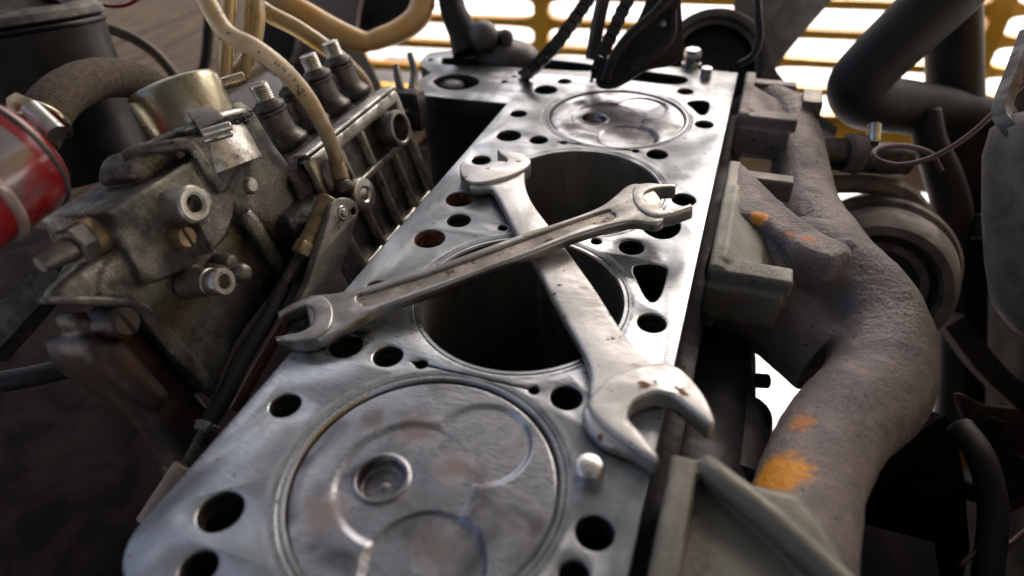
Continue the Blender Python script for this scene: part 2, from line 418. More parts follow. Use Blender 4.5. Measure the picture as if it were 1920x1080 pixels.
PEARS = [rpoly([(1192, 497), (1222, 494), (1249, 502), (1248, 522), (1238, 553), (1224, 566), (1210, 556), (1194, 525), (1187, 508)]),
         rpoly([(1207, 418), (1235, 412), (1272, 416), (1274, 432), (1258, 445), (1236, 447), (1218, 440), (1206, 430)]),
         rpoly([(1292, 190), (1312, 188), (1329, 192), (1328, 207), (1320, 215), (1310, 213), (1298, 202), (1289, 195)])]
SLOTS = [rpoly([(836, 108), (920, 107), (1010, 110), (1100, 119), (1116, 126), (1100, 133), (1010, 129), (920, 123), (836, 121), (829, 114)]),
         rpoly([(1128, 126), (1180, 130), (1230, 136), (1284, 144), (1286, 154), (1262, 158), (1200, 152), (1140, 140)]),
         rpoly([(812, 152), (826, 143), (853, 138), (882, 141), (898, 151), (890, 161), (860, 168), (828, 165)], 6)]
def dumbbell(a, ra, b, rb, w, tail=0):
    a, b = at_z(*a), at_z(*b); a = V((a.x, a.y)); b = V((b.x, b.y)); d = (b-a).normalized(); n = V((-d.y, d.x)); out = []
    for c, r, dd in ((b, rb, d), (a, ra, -d)):
        a0 = math.asin(min(.95, w/r)); th = math.atan2(-dd.y, -dd.x)
        for k in range(13):
            t = th + a0 + (2*pi-2*a0)*k/12
            out.append(c+V((cos(t), sin(t)))*r)
            if tail and c is a and k == 6: out[-1] = c + dd*tail
    return out
GR = [dumbbell((790, 682), 3.2, (1001, 731), 2.6, .55, 6), dumbbell((1057, 267), 2.8, (1192, 283), 2.6, .55, 6), circ(at_z(1118, 452)[:2], 3.2, 14), circ(at_z(943, 427)[:2], 3.0, 14)]
hl2 = hl + PEARS + SLOTS + GR
df = obj('deck_face', prism(deck_out, -14, 0, holes=hl2, ch=.85, seg=3), deck_m, eng, sharp=50)
df.data.materials.append(hole_m)
df.data.polygons.foreach_set('material_index', [1 if abs(p.normal.z) < .05 else 0 for p in df.data.polygons])
body = offset([V(p[:2]) for p in deck_out] if area(deck_out) > 0 else [V(p[:2]) for p in reversed(deck_out)], 1.2)
bd = prism(body, -250, -14.3, bottom=True)
bd.f = [f for f in bd.f if not all(abs(bd.v[i].z+14.3) < .01 for i in f)]
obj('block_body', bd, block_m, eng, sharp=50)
# ribs and pads on the dark right side of the block
rs = MB()
for y0 in (20, 120, 235, 350, 440): rs.merge(box((90, y0, -70), (9, 26, 80), ch=3))
rs.merge(box((91, 180, -34), (12, 560, 10), ch=3), box((94, 90, -120), (18, 200, 30), ch=5))
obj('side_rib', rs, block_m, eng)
for i, (x, y, r) in enumerate(HOLES):
    o = obj('bolt_hole', lathe((x, y, -60), (0, 0, 1), [(0, 0), (r-.25, 0)] + [(r-.25-(.5 if (k % 2 and r > 4) else 0), 2+k*.9) for k in range(60)] + [(r-.25, 58.6), (r+.02, 59.1)], 28), rust_m if i in RUSTY else hole_m, eng)
rl = None
for k in range(4):
    lm = lathe((0, k*BP, 0), (0, 0, 1), [(RBORE, -160), (RBORE, -1.0), (RBORE+.7, 0.0), (57.3, 0.05), (57.6, -.3), (57.6, -14)], 96)
    b_ = obj('cylinder_liner', lm, bore_m, eng, sharp=30)
    b_.data.materials.append(deck_m)
    b_.data.polygons.foreach_set('material_index', [0 if p.center.z*S**0 < .258 else 1 for p in b_.data.polygons])
# stud, small bolts on the deck
q = at_z(1103, 893)
obj('dowel_pin', lathe(q-V((0, 0, 6)), (0, 0, 1), [(0, 0), (6.2, 0), (6.2, 12.5), (5.4, 14.2), (4.2, 14.8), (0, 14.8)], 32), stud_m, eng, sharp=50)
q = at_z(1323, 145); obj('dowel_pin', lathe(q-V((0, 0, 6)), (0, 0, 1), [(0, 0), (5.2, 0), (5.2, 14), (4.4, 15), (0, 15)], 28), stud_m, eng)
q = at_z(1296, 122); 
obj('washer', lathe(q, (0, 0, 1), [(0, 0.05), (9, .05), (9, 2), (0, 2)], 28), stud_m, eng)
obj('bolt_head', hexnut(q+V((0, 0, 2.05)), q+V((0, 0, 15)), 8.2, .4), stud_m, eng)
q = at_z(846, 158, -9); mk = ball(q, 8, (1.7, 1.0, .55))
obj('oil_plug', mk, M('pale_plug', (.62, .61, .58), None, 0, .35), eng)

# ------------------------------------------------------------------ pistons
def ss(a, b, x):
    t = min(1, max(0, (x-a)/(b-a))); return t*t*(3-2*t)
Q1 = at_z(716, 900, -4); PIT = (Q1.x, Q1.y); Q2 = at_z(762, 905, -3); BOWL = (Q2.x, Q2.y)
Q3 = at_z(905, 835, -3); VR1 = (Q3.x, Q3.y); Q4 = at_z(795, 1062, -3); VR2 = (Q4.x, Q4.y)
def crown_h(x, y):
    r = sqrt(x*x+y*y); z = -1.3
    d = math.hypot(x-BOWL[0], y-BOWL[1]); z -= 1.3*(1-ss(27, 31, d)) + .8*(1-ss(0, 28, d))
    d = math.hypot(x-VR1[0], y-VR1[1]); z = min(z, -1.3-1.7*(1-ss(19.5, 22, d))*(.55+.45*ss(-20, 20, x-VR1[0]))) 
    d = math.hypot(x-VR2[0], y-VR2[1]); z = min(z, -1.3-2.6*(1-ss(21.4, 23.6, d)))
    d = math.hypot(x-PIT[0], y-PIT[1]); 
    z += .9*ss(9.6, 10.4, d)*(1-ss(11.4, 12.4, d)); z -= 5.5*(1-ss(9.0, 10.2, d)) - .9*(1-ss(0, 4, d))
    z -= 1.0*ss(53.2, 54.2, r)
    return z
def piston(y0, label):
    t = thing('piston', (0, y0, -80), label, 'piston', 'pistons at the top of their bores')
    m = MB(); NR, NA = 118, 200; RC = 54.35
    m.v.append(V((0, y0, crown_h(0, 0))))
    for i in range(1, NR+1):
        r = RC*i/NR
        for k in range(NA):
            a = 2*pi*k/NA; m.v.append(V((r*cos(a), y0+r*sin(a), crown_h(r*cos(a), r*sin(a)))))
    for k in range(NA): m.f.append((0, 1+k, 1+(k+1) % NA))
    for i in range(NR-1):
        for k in range(NA):
            j = (k+1) % NA; m.f.append((1+i*NA+k, 1+(i+1)*NA+k, 1+(i+1)*NA+j, 1+i*NA+j))
    obj('crown', m, crown_m, t, sharp=0)
    obj('skirt', lathe((0, y0, -80), (0, 0, 1), [(0, 0), (RC, 0), (RC, 77.6)], 64), bore_m, t)
piston(0, 'scratched piston crown in the bore nearest the camera, beside the bright stud')
piston(3*BP, 'grey piston crown in the far bore, below the hanging timing chains')

# ================================================================== WRENCHES
def zpoly(px, z): return [tuple(list(p[:2])+([True] if len(p) > 2 else [])) for p in pz(px, z)]
ZS = 8.5
sh = zpoly([(880, 350), (915, 350), (930, 364), (945, 392), (970, 442), (1001, 492), (1045, 573), (1093, 659), (1107, 700), (1106, 745),
            (1160, 760), (1240, 700), (1226, 678), (1200, 659), (1184, 642), (1157, 603), (1115, 537), (1062, 464), (1030, 420), (1000, 380), (987, 350), (984, 326), (985, 306), (930, 300), (890, 320)], ZS)
ZH = 11.
h1 = zpoly([(870, 300, True), (863, 306), (862, 318), (868, 332), (880, 340), (900, 342), (935, 335), (965, 325), (985, 314), (995, 303), (991, 294), (978, 287), (955, 282), (932, 280, True),
            (938, 287), (950, 296), (948, 304), (936, 310), (915, 311.5), (890, 309.5), (880, 305)], ZH)
h2 = zpoly([(1103, 752), (1118, 730), (1145, 706), (1185, 690), (1225, 681), (1258, 682), (1287, 699), (1318, 736), (1337, 775), (1341, 793, True), (1332, 797, True), (1300, 770), (1262, 741, True),
            (1232, 735), (1203, 743), (1183, 760), (1177, 784), (1186, 800, True), (1212, 826), (1237, 858, True), (1230, 863, True), (1188, 838), (1148, 808), (1120, 782), (1106, 764)], ZH)
h2b = zpoly([(1098, 760), (1112, 732), (1145, 706), (1185, 690), (1225, 682), (1256, 684), (1284, 702), (1312, 738), (1330, 775), (1334, 790, True), (1325, 794, True), (1298, 772), (1262, 744, True), (1232, 738), (1205, 745), (1187, 760), (1180, 784), (1190, 800, True), (1212, 824), (1234, 852, True), (1226, 864, True), (1180, 852), (1130, 832), (1100, 802), (1091, 778)], 6)
sw = thing('open_end_wrench', (15, 150, 0), 'bright satin open-end wrench lying flat under the other, one jaw past the deck edge', 'wrench', 'wrenches lying crossed on the engine deck')
obj('shaft', prism(cat(sh, 5), 1.8, ZS, ch=2.6, seg=4, both=True), chrome_m, sw, sharp=60)
obj('jaw', prism(cat(h1, 5), .3, ZH, ch=1.3, seg=3, both=True), chrome_m, sw, sharp=50)
obj('jaw', prism(cat(h2, 5), .6, ZH, ch=1.6, seg=4, both=True).merge(prism(cat(h2b, 5), .2, 8.2, ch=3.2, seg=4, both=True)), chrome_m, sw, sharp=50)
# worn wrench: rests on the deck at its left jaw and on the silver shaft, so it tilts
A = at_z(560, 625, 9); Bq = at_z(1240, 375, 24)
ex = (Bq-A).normalized(); ey = V((0, 0, 1)).cross(ex).normalized(); en = ex.cross(ey)
def wp(px, h=0):
    out = []
    for p in px:
        q = at_plane(p[0], p[1], en, en.dot(A)+h)-A; out.append((q.dot(ex), q.dot(ey)) + ((True,) if len(p) > 2 else ()))
    return out
ws = wp([(575, 558), (600, 551), (635, 547), (705, 530), (830, 492), (980, 437), (1030, 421), (1090, 401), (1127, 385), (1152, 367), (1172, 350), (1192, 343), (1220, 350), (1240, 375), (1245, 408), (1227, 418),
         (1190, 414), (1152, 420), (1115, 430), (1065, 446), (980, 480), (930, 497), (830, 535), (760, 560), (705, 580), (655, 610), (615, 631), (595, 634), (580, 610)], -1.2)
wh = wp([(673, 552), (700, 545), (830, 504), (980, 449), (1127, 397), (1146, 397), (1154, 403), (1147, 411), (1127, 418), (1090, 425), (980, 471), (830, 526), (700, 570), (676, 567), (668, 560)], -1.2)
w1 = wp([(518, 586, True), (545, 569), (575, 557), (600, 552), (618, 565), (624, 585), (618, 610), (600, 628), (570, 637), (518, 636, True), (514, 631, True), (540, 625), (565, 620), (582, 608), (588, 592), (585, 578), (575, 572), (550, 579), (522, 593, True)], 0)
w2 = wp([(1188, 350), (1200, 344), (1220, 342), (1240, 344), (1266, 344, True), (1267, 350, True), (1240, 351), (1220, 355), (1209, 361), (1206, 368), (1212, 380), (1225, 389), (1241, 393), (1266, 390), (1295, 381, True), (1299, 387, True),
         (1272, 397), (1250, 403), (1227, 404), (1204, 394), (1190, 378), (1186, 362)], 0)
ww = thing('open_end_wrench', A-en*8, 'dull worn open-end wrench with a brown recessed panel, lying across the brighter wrench', 'wrench', 'wrenches lying crossed on the engine deck')
kw = dict(O=A, e1=ex, e2=ey, nn=en)
obj('shaft', prism(cat(ws, 5), -7.6, -1.2, holes=[cat(wh, 5)], ch=1.3, seg=3, both=True, **kw), worn_m, ww, sharp=50)
obj('recessed_panel', prism(cat([tuple(p) for p in offset([V(p) for p in cat(wh, 4)], -.6 if area(cat(wh, 4)) > 0 else .6)], 1), -6.6, -2.5, **kw), wornpan_m, ww)
obj('jaw', prism(cat(w1, 5), -8.8, 0, ch=1.0, seg=3, both=True, **kw), worn_m, ww, sharp=50)
obj('jaw', prism(cat(w2, 5), -8.8, 0, ch=1.0, seg=3, both=True, **kw), worn_m, ww, sharp=50)

# ================================================================== FUEL INJECTION PUMP
pump = thing('fuel_injection_pump', PG(-45, -120, -120), 'greasy aluminium fuel injection pump with ribbed side and threaded outlets beside the deck', 'fuel pump')
def pp(px, u): return [pul(p[0], p[1], u) + ((True,) if len(p) > 2 else ()) for p in px]
def pprism(px, u0, u1, ch=2., sub=4, seg=3, holes=(), both=True):
    return prism(cat(pp(px, u1), sub), u0, u1, P0, PV, PW, PU, holes=holes, ch=ch, seg=seg, both=both)
# governor housing: overlapping pieces fused into one cast surface
gh = MB()
gh.merge(pprism([(205, 397, True), (300, 335), (345, 305), (400, 270, True), (440, 345), (430, 440), (360, 500), (275, 535, True)], -66, -9, ch=2.4))
gh.merge(pprism([(262, 430), (340, 345), (398, 290), (430, 262), (475, 300), (530, 360), (590, 390), (575, 470), (520, 545), (450, 640), (405, 738), (350, 690), (290, 610), (240, 572), (190, 562), (190, 500)], -52, -16, ch=5))
gh.merge(pprism([(370, 300), (405, 255), (440, 190), (478, 196), (520, 262), (560, 318), (592, 372), (588, 425), (560, 470), (500, 440), (430, 380)], -70, -8, ch=8))
gh.merge(pprism([(110, 540), (190, 480), (260, 470), (280, 560), (200, 566), (118, 564)], -30, -18, ch=4))
gh.merge(pprism([(95, 570), (160, 572), (235, 577), (262, 592), (320, 660), (400, 745), (408, 735), (385, 690), (300, 590), (262, 565), (200, 556), (100, 556)], -19, -12, ch=1.5))
gh.merge(pprism([(318, 262), (352, 269), (366, 277), (392, 318), (418, 356), (432, 352), (446, 310), (420, 250)], -34, -7, ch=3.0))
rg, _ = tube([pu(236, 294, -30), pu(262, 281, -22), pu(300, 276, -14), pu(345, 271, -9), pu(363, 280, -7), pu(388, 320, -7), pu(414, 357, -8)], 3.4, n=12); gh.merge(rg)
gh.merge(pprism([(262, 282), (330, 275), (380, 300), (345, 330), (280, 345), (245, 330)], -50, -22, ch=3))
rg, _ = tube([pu(458, 398, -9), pu(474, 420, -8), pu(500, 462, -8), pu(533, 515, -9)], [4, 5, 5, 4], n=10)
gh.merge(rg)
obj('governor_housing', gh, alu_m, pump, remesh=.7, smooth=2, disp=(.22, 5))
# dome cap with flange, clip and pipe stub
cax = (RR*-.36 + RU*.88 + RB*.30).normalized(); CA = at_d(322, 160, 360) - cax*29
obj('dome_cap', lathe(CA, cax, [(24.5, 4), (25, 7), (25.4, 25), (24.9, 27.6), (23.4, 29.4), (20.5, 30.2), (0, 30.6)], 56), zinc_m, pump, sharp=0)
obj('cap_flange', lathe(CA, cax, [(0, -3), (27, -3), (29.5, -1), (30, 2), (28.5, 4.2), (25, 5.2), (23, 5.4)], 56), grime_m, pump)
obj('cap_flange', torus(CA+cax*2.5, cax, 28.5, 2.2), alu2_m, pump)
obj('cap_base', lathe(CA-cax*24, cax, [(0, 0), (26.5, 0), (26.5, 18), (26, 21.5), (0, 21.5)], 48), alu2_m, pump)
a0 = at_d(392, 166, 372); a1 = at_d(458, 145, 380)
obj('pipe_stub', lathe(a0, a1-a0, [(0, 0), (3.6, 0), (3.6, (a1-a0).length-.4), (3.3, (a1-a0).length), (2.5, (a1-a0).length), (2.5, 4), (0, 4)], 20), zinc_m, pump)
gc = MB(); rr_ = random.Random(3)
for i in range(260):
    a = rr_.uniform(0, 2*pi); x_, y_, z_ = frame(cax); d = x_*cos(a)+y_*sin(a)
    gc.merge(ball(CA+d*rr_.uniform(25.5, 33)+cax*rr_.uniform(-4, 1.5), rr_.uniform(.5, 1.5), (1, 1.2, .8), 6))
structure(obj('grime_crust', gc, grime_m, pump), 'stuff')
# clip
def quadplate(px, d, th, mat, name, par, ch=.5):
    P = [at_d(p[0], p[1], p[2] if len(p) > 2 else d) for p in px]
    n = (P[1]-P[0]).cross(P[3]-P[0]).normalized(); 
    if n.dot(RB) < 0: n = -n
    x = (P[1]-P[0]).normalized(); y = n.cross(x); O = P[0]
    return obj(name, prism([((p-O).dot(x), (p-O).dot(y)) for p in P], -th, 0, O, x, y, n, ch=ch, both=True), mat, par)
quadplate([(352, 208, 339), (390, 193, 345), (408, 206, 344), (362, 224, 337)], 0, 3.5, plated_m, 'clip', pump)
quadplate([(354, 206, 335), (408, 208, 337), (421, 222, 337), (374, 243, 332)], 0, 2.5, plated_m, 'clip', pump)
c0, c1 = at_d(378, 252, 330), at_d(434, 236, 336); obj('clip', cyl(c0, c1, 2.6, n=16), plated_m, pump)
c0, c1 = at_d(380, 264, 330), at_d(436, 249, 336); obj('clip', cyl(c0, c1, 2.0, n=16), plated_m, pump)
# boss with bore, lug, screw, nozzle, ball stud, rivet
def uaxis(px, py, u1, u0): q = pu(px, py, u1); return q-PU*(u1-u0), q
c0, c1 = uaxis(367, 382, 6, -14); R = 9.6
obj('boss', lathe(c0, PU, [(R, 0), (R, 18.6), (R-1.2, 20), (6, 20), (5.6, 19.6), (5.0, 19.6), (4.4, 19), (4.4, 8), (0, 8)], 40), alu2_m, pump, sharp=40)
obj('boss_lug', pprism([(378, 352), (402, 378), (395, 400), (402, 445), (402, 475, True), (375, 420), (350, 392)], -14, 0, ch=1.5), alu_m, pump)
c0, c1 = uaxis(352, 444, 0, -14)
sx = MB().merge(lathe(c0, PU, [(5.6, 0), (5.6, 13), (5, 14), (0, 14)], 24))
obj('slotted_screw', sx, brassy_m, pump)
obj('screw_slot', box(c1+PU*.2, (10.6, 1.4, .6), (PW, PV, PU), ch=.1), black_m, pump)
c0, c1 = uaxis(422, 528, 14, -14)
obj('nozzle', lathe(c0, PU, [(8.6, 0), (7.8, 12), (7.4, 17), (7.4, 18), (6.4, 18.4), (6.4, 19.4), (7.2, 19.8), (7.2, 27.2), (6.6, 28), (4.2, 28), (3.6, 27), (3.6, 20), (0, 20)], 36), plated_m, pump, sharp=40)
c0, c1 = uaxis(462, 512, 12, -14)
obj('ball_stud', lathe(c0, PU, [(6.5, 0), (5.2, 8), (3.2, 13), (3.2, 16), (4.6, 18), (5.4, 21), (5.2, 24), (4.2, 26.2), (2.6, 27), (0, 27)], 28), dull_m, pump, sharp=50)
obj('ball_stud', lathe(PG(-14, *pul(432, 492, -6)), PU, [(6, 0), (5.5, 6), (3.8, 10), (0, 11)], 24), dull_m, pump)
obj('rivet', lathe(PG(-9, *pul(470, 348, -7)), PU, [(5.2, 0), (5.0, 2.2), (3.6, 4), (0, 4.6)], 24), alu2_m, pump)
# hexagonal fitting pointing at the camera's left
f0, f1 = pu(205, 428, -27), pu(80, 494, -27); fd = (f1-f0).normalized(); fl_ = (f1-f0).length
obj('hex_fitting', cyl(f0, f0+fd*(fl_*.36), 9.6, n=28), brassy_m, pump)
obj('hex_fitting', hexnut(f0+fd*(fl_*.34), f0+fd*(fl_*.60), 10.2, .3), dull_m, pump)
obj('hex_fitting', cyl(f0+fd*(fl_*.60), f0+fd*(fl_*1.04), 6.2, 4.2, n=24), dull_m, pump)
# lower oily body
lb = MB()
lb.merge(pprism([(150, 590), (235, 588), (262, 600), (330, 680), (398, 755), (420, 800), (430, 960), (370, 960), (330, 850), (245, 745), (190, 672), (168, 640)], -50, -24, ch=9))
lb.merge(pprism([(175, 640), (235, 632), (300, 700), (330, 740), (300, 770), (200, 700)], -60, -15, ch=8))
obj('lower_housing', lb, lower_m, pump, remesh=1.2, smooth=6, disp=(.8, 10))
c0, c1 = uaxis(240, 604, -8, -30); obj('slotted_screw', lathe(c0, PU, [(7.5, 0), (7.5, 20), (6, 22), (0, 22)], 24), lower_m, pump); obj('screw_slot', box(c1+PU*.2, (14, 1.8, .8), (PW, PV, PU), ch=.1), black_m, pump)
# main body, ribbed side plate
mbx = MB()
mbx.merge(box(PG(-46, -64, -62), (84, 140, 116), (PU, PV, PW), ch=5), box(PG(-50, -50, -8), (60, 128, 14), (PU, PV, PW), ch=4))
for k in range(4): mbx.merge(lathe(PG(-40, -86.2+k*28.9, -14), PW, [(0, 0), (17, 0), (16.5, 12), (14, 15), (0, 15)], 32))
mbx.merge(box(PG(-20, -140, -70), (50, 40, 100), (PU, PV, PW), ch=8))
obj('pump_body', mbx, grime_m, pump, remesh=1.0, smooth=3, disp=(.8, 7))
W0, W1 = -135, 0.
sp = [(-4, W0), (-119, W0), (-119, -3), (-116, 0), (-3, 0), (0, -3), (0, W0)]
wins = []
cols = [(-112, -88), (-84, -60), (-56, -33), (-29, -6)]
for a, b in cols:
    for c, d in ((-34, -9), (-84, -40), (-130, -90)):
        r = 2.5; wins.append(cat([(a+r, c), (b-r, c), (b, c+r), (b, d-r), (b-r, d), (a+r, d), (a, d-r), (a, c+r)], 3))
obj('ribbed_side_cover', prism(sp, -6, 2.5, P0, PV, PW, PU, holes=wins, ch=1.1, seg=2), alu2_m, pump, sharp=45)
obj('cover_panel', prism(sp, -9, -3.2, P0, PV, PW, PU), holder_m, pump)
obj('top_strip', box(PG(-3.5, -60, 2.2), (12, 118, 2.4), (PU, PV, PW), ch=.8), alu2_m, pump)
e = pul(752, 240, 12)
obj('side_eye', lathe(PG(-4, *e), PU, [(12.5, 0), (13.6, 12), (13.6, 15), (13, 16.2), (10.6, 16.6), (9.6, 15.8), (9.2, 4), (0, 4)], 40), dull_m, pump, sharp=45)
# delivery valve holders
hv = None
for k in range(4):
    b = PG(-40, -86.2+k*28.9, 0)
    if hv is None:
        hv = obj('delivery_valve_holder', lathe(b-PW*3, PW, [(0, 0), (14, 0), (15.2, 1.5), (15.2, 7), (14, 8.5), (11.4, 12), (10.4, 14), (9.8, 26), (11, 27), (11, 28.6), (9.9, 29.4), (11, 30.2), (11, 31.8), (10, 33), (7.4, 35), (6.6, 36)], 40), holder_m, pump, sharp=40)
        kn = MB()
        for i in range(44):
            a = 2*pi*i/44; d = PU*cos(a)+PV*sin(a); kn.merge(box(b+d*14.2+PW*1.2, (2.6, 1.1, 5.4), (d, PW.cross(d), PW), ch=.2))
        hk = obj('knurled_ring', kn, holder_m, hv)
        ht = obj('thread', thread(b+PW*32.6, b+PW*43.5, 6.5, 1.6, 24, hole=2.6), plated_m, hv, sharp=25)
        hb = b
    else:
        c = inst(hv, pump, b-hb); inst(hk, c); inst(ht, c)
# banjo union with hose ferrule
bj0, bj1 = pu(652, 366, -2), pu(686, 364, 18); bj0 = bj1-PU*24
obj('banjo_bolt', lathe(bj1-PU*24, PU, [(0, 0), (9.5, 0), (9.5, 15), (8, 15.5), (8, 16), (11.0, 16.4), (11.6, 18), (11.6, 22), (10.8, 23.6), (9.2, 24), (5.4, 24), (4.6, 23.2), (4.2, 23), (2, 23.4), (0, 23.6)], 40), plated_m, pump, sharp=35)
fe0, fe1 = at_d(630, 296, 418), at_d(640, 338, 418)
obj('hose_ferrule', lathe(fe1, fe0-fe1, [(0, -8), (4.6, -8), (4.6, -1), (5.6, 0), (5.6, (fe0-fe1).length*.5), (5.1, (fe0-fe1).length*.52), (5.4, (fe0-fe1).length), (0, (fe0-fe1).length)], 24), brassy_m, pump, sharp=35)
el, _ = tube([fe1, at_d(645, 352, 420), bj1-PU*14+PW*2, bj1-PU*12], [5.2, 7.0, 9.5, 9.5], n=18)
obj('banjo_elbow', el, holder_m, pump)
# bracket that carries the pump
obj('mounting_bracket', box((-150, 215, -118), (120, 60, 18), ch=3), block_m, pump)

# ------------------------------------------------------------------ throttle lever and rod
lv = thing('throttle_lever', pu(640, 470, 24), 'flat grey throttle lever with a pin and small hole beside the pump', 'lever')
lo_ = [(622, 383), (632, 373), (648, 370), (664, 376), (673, 391), (671, 408), (663, 430), (652, 470), (640, 505), (655, 545), (600, 590), (560, 580), (580, 530), (600, 465), (615, 415)]
h_ = pul(663, 397, 26)
obj('plate', prism(cat(pp(lo_, 26), 4), 20, 26, P0, PV, PW, PU, holes=[circ(h_, 2.2, 18)], ch=.8, both=True), dull_m, lv, sharp=45)
c0, c1 = uaxis(648, 399, 28.5, 20); obj('pivot_pin', lathe(c0, PU, [(0, 0), (4.6, 0), (4.6, 6.6), (4.2, 7), (2.6, 7), (2.6, 8), (2.2, 8.5), (0, 8.5)], 24), plated_m, lv)
rod = thing('throttle_rod', at_d(560, 470, 385), 'threaded throttle rod with brassy ball joint and black sheath running beside the deck', 'rod')
def seg(a, b): return at_d(*a), at_d(*b)
r0, r1 = seg((618, 372, 396), (596, 418, 392)); obj('ball_joint', cyl(r0, r1, 6.6, n=24), brassy_m, rod)
r0, r1 = seg((598, 413, 391), (566, 476, 384)); obj('ball_joint', cyl(r0, r1, 5.7, n=24), brassy_m, rod)
r0, r1 = seg((577, 455, 386), (565, 479, 384)); obj('lock_nut', hexnut(r0, r1, 6.6, .2), brassy_m, rod)
r0, r1 = seg((566, 476, 384), (531, 537, 377)); obj('threaded_rod', thread(r0, r1, 3.9, 1.25, 18), dull_m, rod, sharp=25)
sh_, _ = tube([at_d(534, 531, 378), at_d(500, 600, 366), at_d(455, 672, 354), at_d(420, 745, 344), at_d(392, 792, 338)], [4.2, 4.8, 5.0, 4.8, 4.6], n=16)
obj('black_sheath', sh_, rubber_m, rod)
r0, r1 = seg((396, 786, 338), (346, 882, 326)); obj('threaded_rod', thread(r0, r1, 3.4, 1.25, 18), dull_m, rod, sharp=25)
r0, r1 = seg((350, 874, 327), (285, 985, 318)); obj('end_fitting', cyl(r0, r1, 6.6, 8, n=20), M('beige_fitting', (.36, .29, .22), (.25, .2, .15), .2, .6), rod)
ct = obj('cable_tie', torus(at_d(390, 798, 336), at_d(396, 786, 338)-at_d(346, 882, 326), 5.6, 1.1, 24, 8), grey_m, rod)
obj('cable_tie', box(at_d(382, 798, 331), (8, 5, 4), ch=1), grey_m, rod)
st, _ = tube([at_d(440, 770, 384), at_d(490, 680, 396), at_d(540, 600, 405)], 3.6, n=10)
tag(obj('copper_pipe', st, M('rusty_pipe', (.16, .055, .03), (.07, .035, .025), .3, .5)), 'rusty brown thin pipe between the black sheath and the deck edge', 'pipe')

# ================================================================== HOSES ON THE LEFT
def hose(name, px, r, mat, label, cat_='hose', n=16, sub=8, fn=None, group=None):
    m, fr = tube([at_d(*p) for p in px], r, sub=sub, n=n, fn=fn)
    return tag(obj(name, m, mat, sharp=0), label, cat_, group), fr
fh = thing('fuel_hose', at_d(560, 160, 330), 'yellowed nylon fuel hose with black print arching down to the pump union', 'hose')
hp = [(372, -40, 312), (392, 10, 312), (418, 54, 312), (440, 72, 313), (478, 90, 316), (530, 130, 326), (575, 182, 344), (607, 238, 372), (625, 282, 404), (632, 302, 418)]
hm, hf = tube([at_d(*p) for p in hp], [4.6]*10, sub=10, n=20)
obj('hose_wall', hm, tubey_m, fh, sharp=0)
# lettering wrapped on the hose
GL = {'P': [[(0, 0), (0, 2), (1, 2), (1.2, 1.5), (1, 1), (0, 1)]], 'A': [[(0, 0), (.6, 2), (1.2, 0)], [(.25, .7), (.95, .7)]], '1': [[(.2, 1.5), (.6, 2), (.6, 0)]], 'H': [[(0, 0), (0, 2)], [(1.2, 0), (1.2, 2)], [(0, 1), (1.2, 1)]],
      'F': [[(1.2, 2), (0, 2), (0, 0)], [(0, 1), (.9, 1)]], 'M': [[(0, 0), (0, 2), (.6, 1), (1.2, 2), (1.2, 0)]]}
tot = hf[-1][4]
def hose_pt(s, a, lift=.06):
    for i in range(len(hf)-1):
        if hf[i+1][4] >= s: break
    A0, B0 = hf[i], hf[i+1]; t = (s-A0[4])/max(1e-6, B0[4]-A0[4])
    P_ = A0[0].lerp(B0[0], t); x = A0[1].lerp(B0[1], t).normalized(); tt = (B0[0]-A0[0]).normalized()
    x = (x-tt*x.dot(tt)).normalized(); y = tt.cross(x)
    return P_ + (x*cos(a)+y*sin(a))*(4.6+lift)
def ang_facing(s):
    best = max(range(72), key=lambda k: (CP-hose_pt(s, 2*pi*k/72, 0)).normalized().dot((hose_pt(s, 2*pi*k/72, 1)-hose_pt(s, 2*pi*k/72, 0))))
    return 2*pi*best/72
# where the words sit: next to pixel (575,185) .. (515,115)
def s_at(px, py):
    best = (1e9, 0)
    for f_ in hf:
        q = f_[0]-CP; u_, v_ = 960+FPX*q.dot(RR)/(-q.dot(RB)), 540-FPX*q.dot(RU)/(-q.dot(RB))
        best = min(best, ((u_-px)**2+(v_-py)**2, f_[4]))
    return best[1]
sA, sB = s_at(562, 168), s_at(510, 112)
lt = MB(); word = 'PA11PH'; step = (sB-sA)/len(word)
for i, chh in enumerate(word):
    s0 = sA+step*(i+.1); base_a = ang_facing(s0+step*.4); wsc = step*.62/1.2; hs = .95/4.6*1.0
    for strokes in GL[chh]:
        for (x0, y0), (x1, y1) in zip(strokes[:-1], strokes[1:]):
            for kk in range(3):
                pts = []
                for t in (kk/3, (kk+1)/3):
                    X = x0+(x1-x0)*t; Y = y0+(y1-y0)*t; pts.append((s0+X*wsc, base_a-(Y-1)*hs))
                dx, dy = (pts[1][0]-pts[0][0]), (pts[1][1]-pts[0][1])*4.6; ln = math.hypot(dx, dy) or 1
                nx, ny = -dy/ln*.20, dx/ln*.20/4.6
                q4 = [hose_pt(pts[0][0]+nx, pts[0][1]+ny), hose_pt(pts[1][0]+nx, pts[1][1]+ny), hose_pt(pts[1][0]-nx, pts[1][1]-ny), hose_pt(pts[0][0]-nx, pts[0][1]-ny)]
                lt.add(q4, [(0, 1, 2, 3)])
obj('printed_lettering', lt, ink_m, fh, sharp=0)

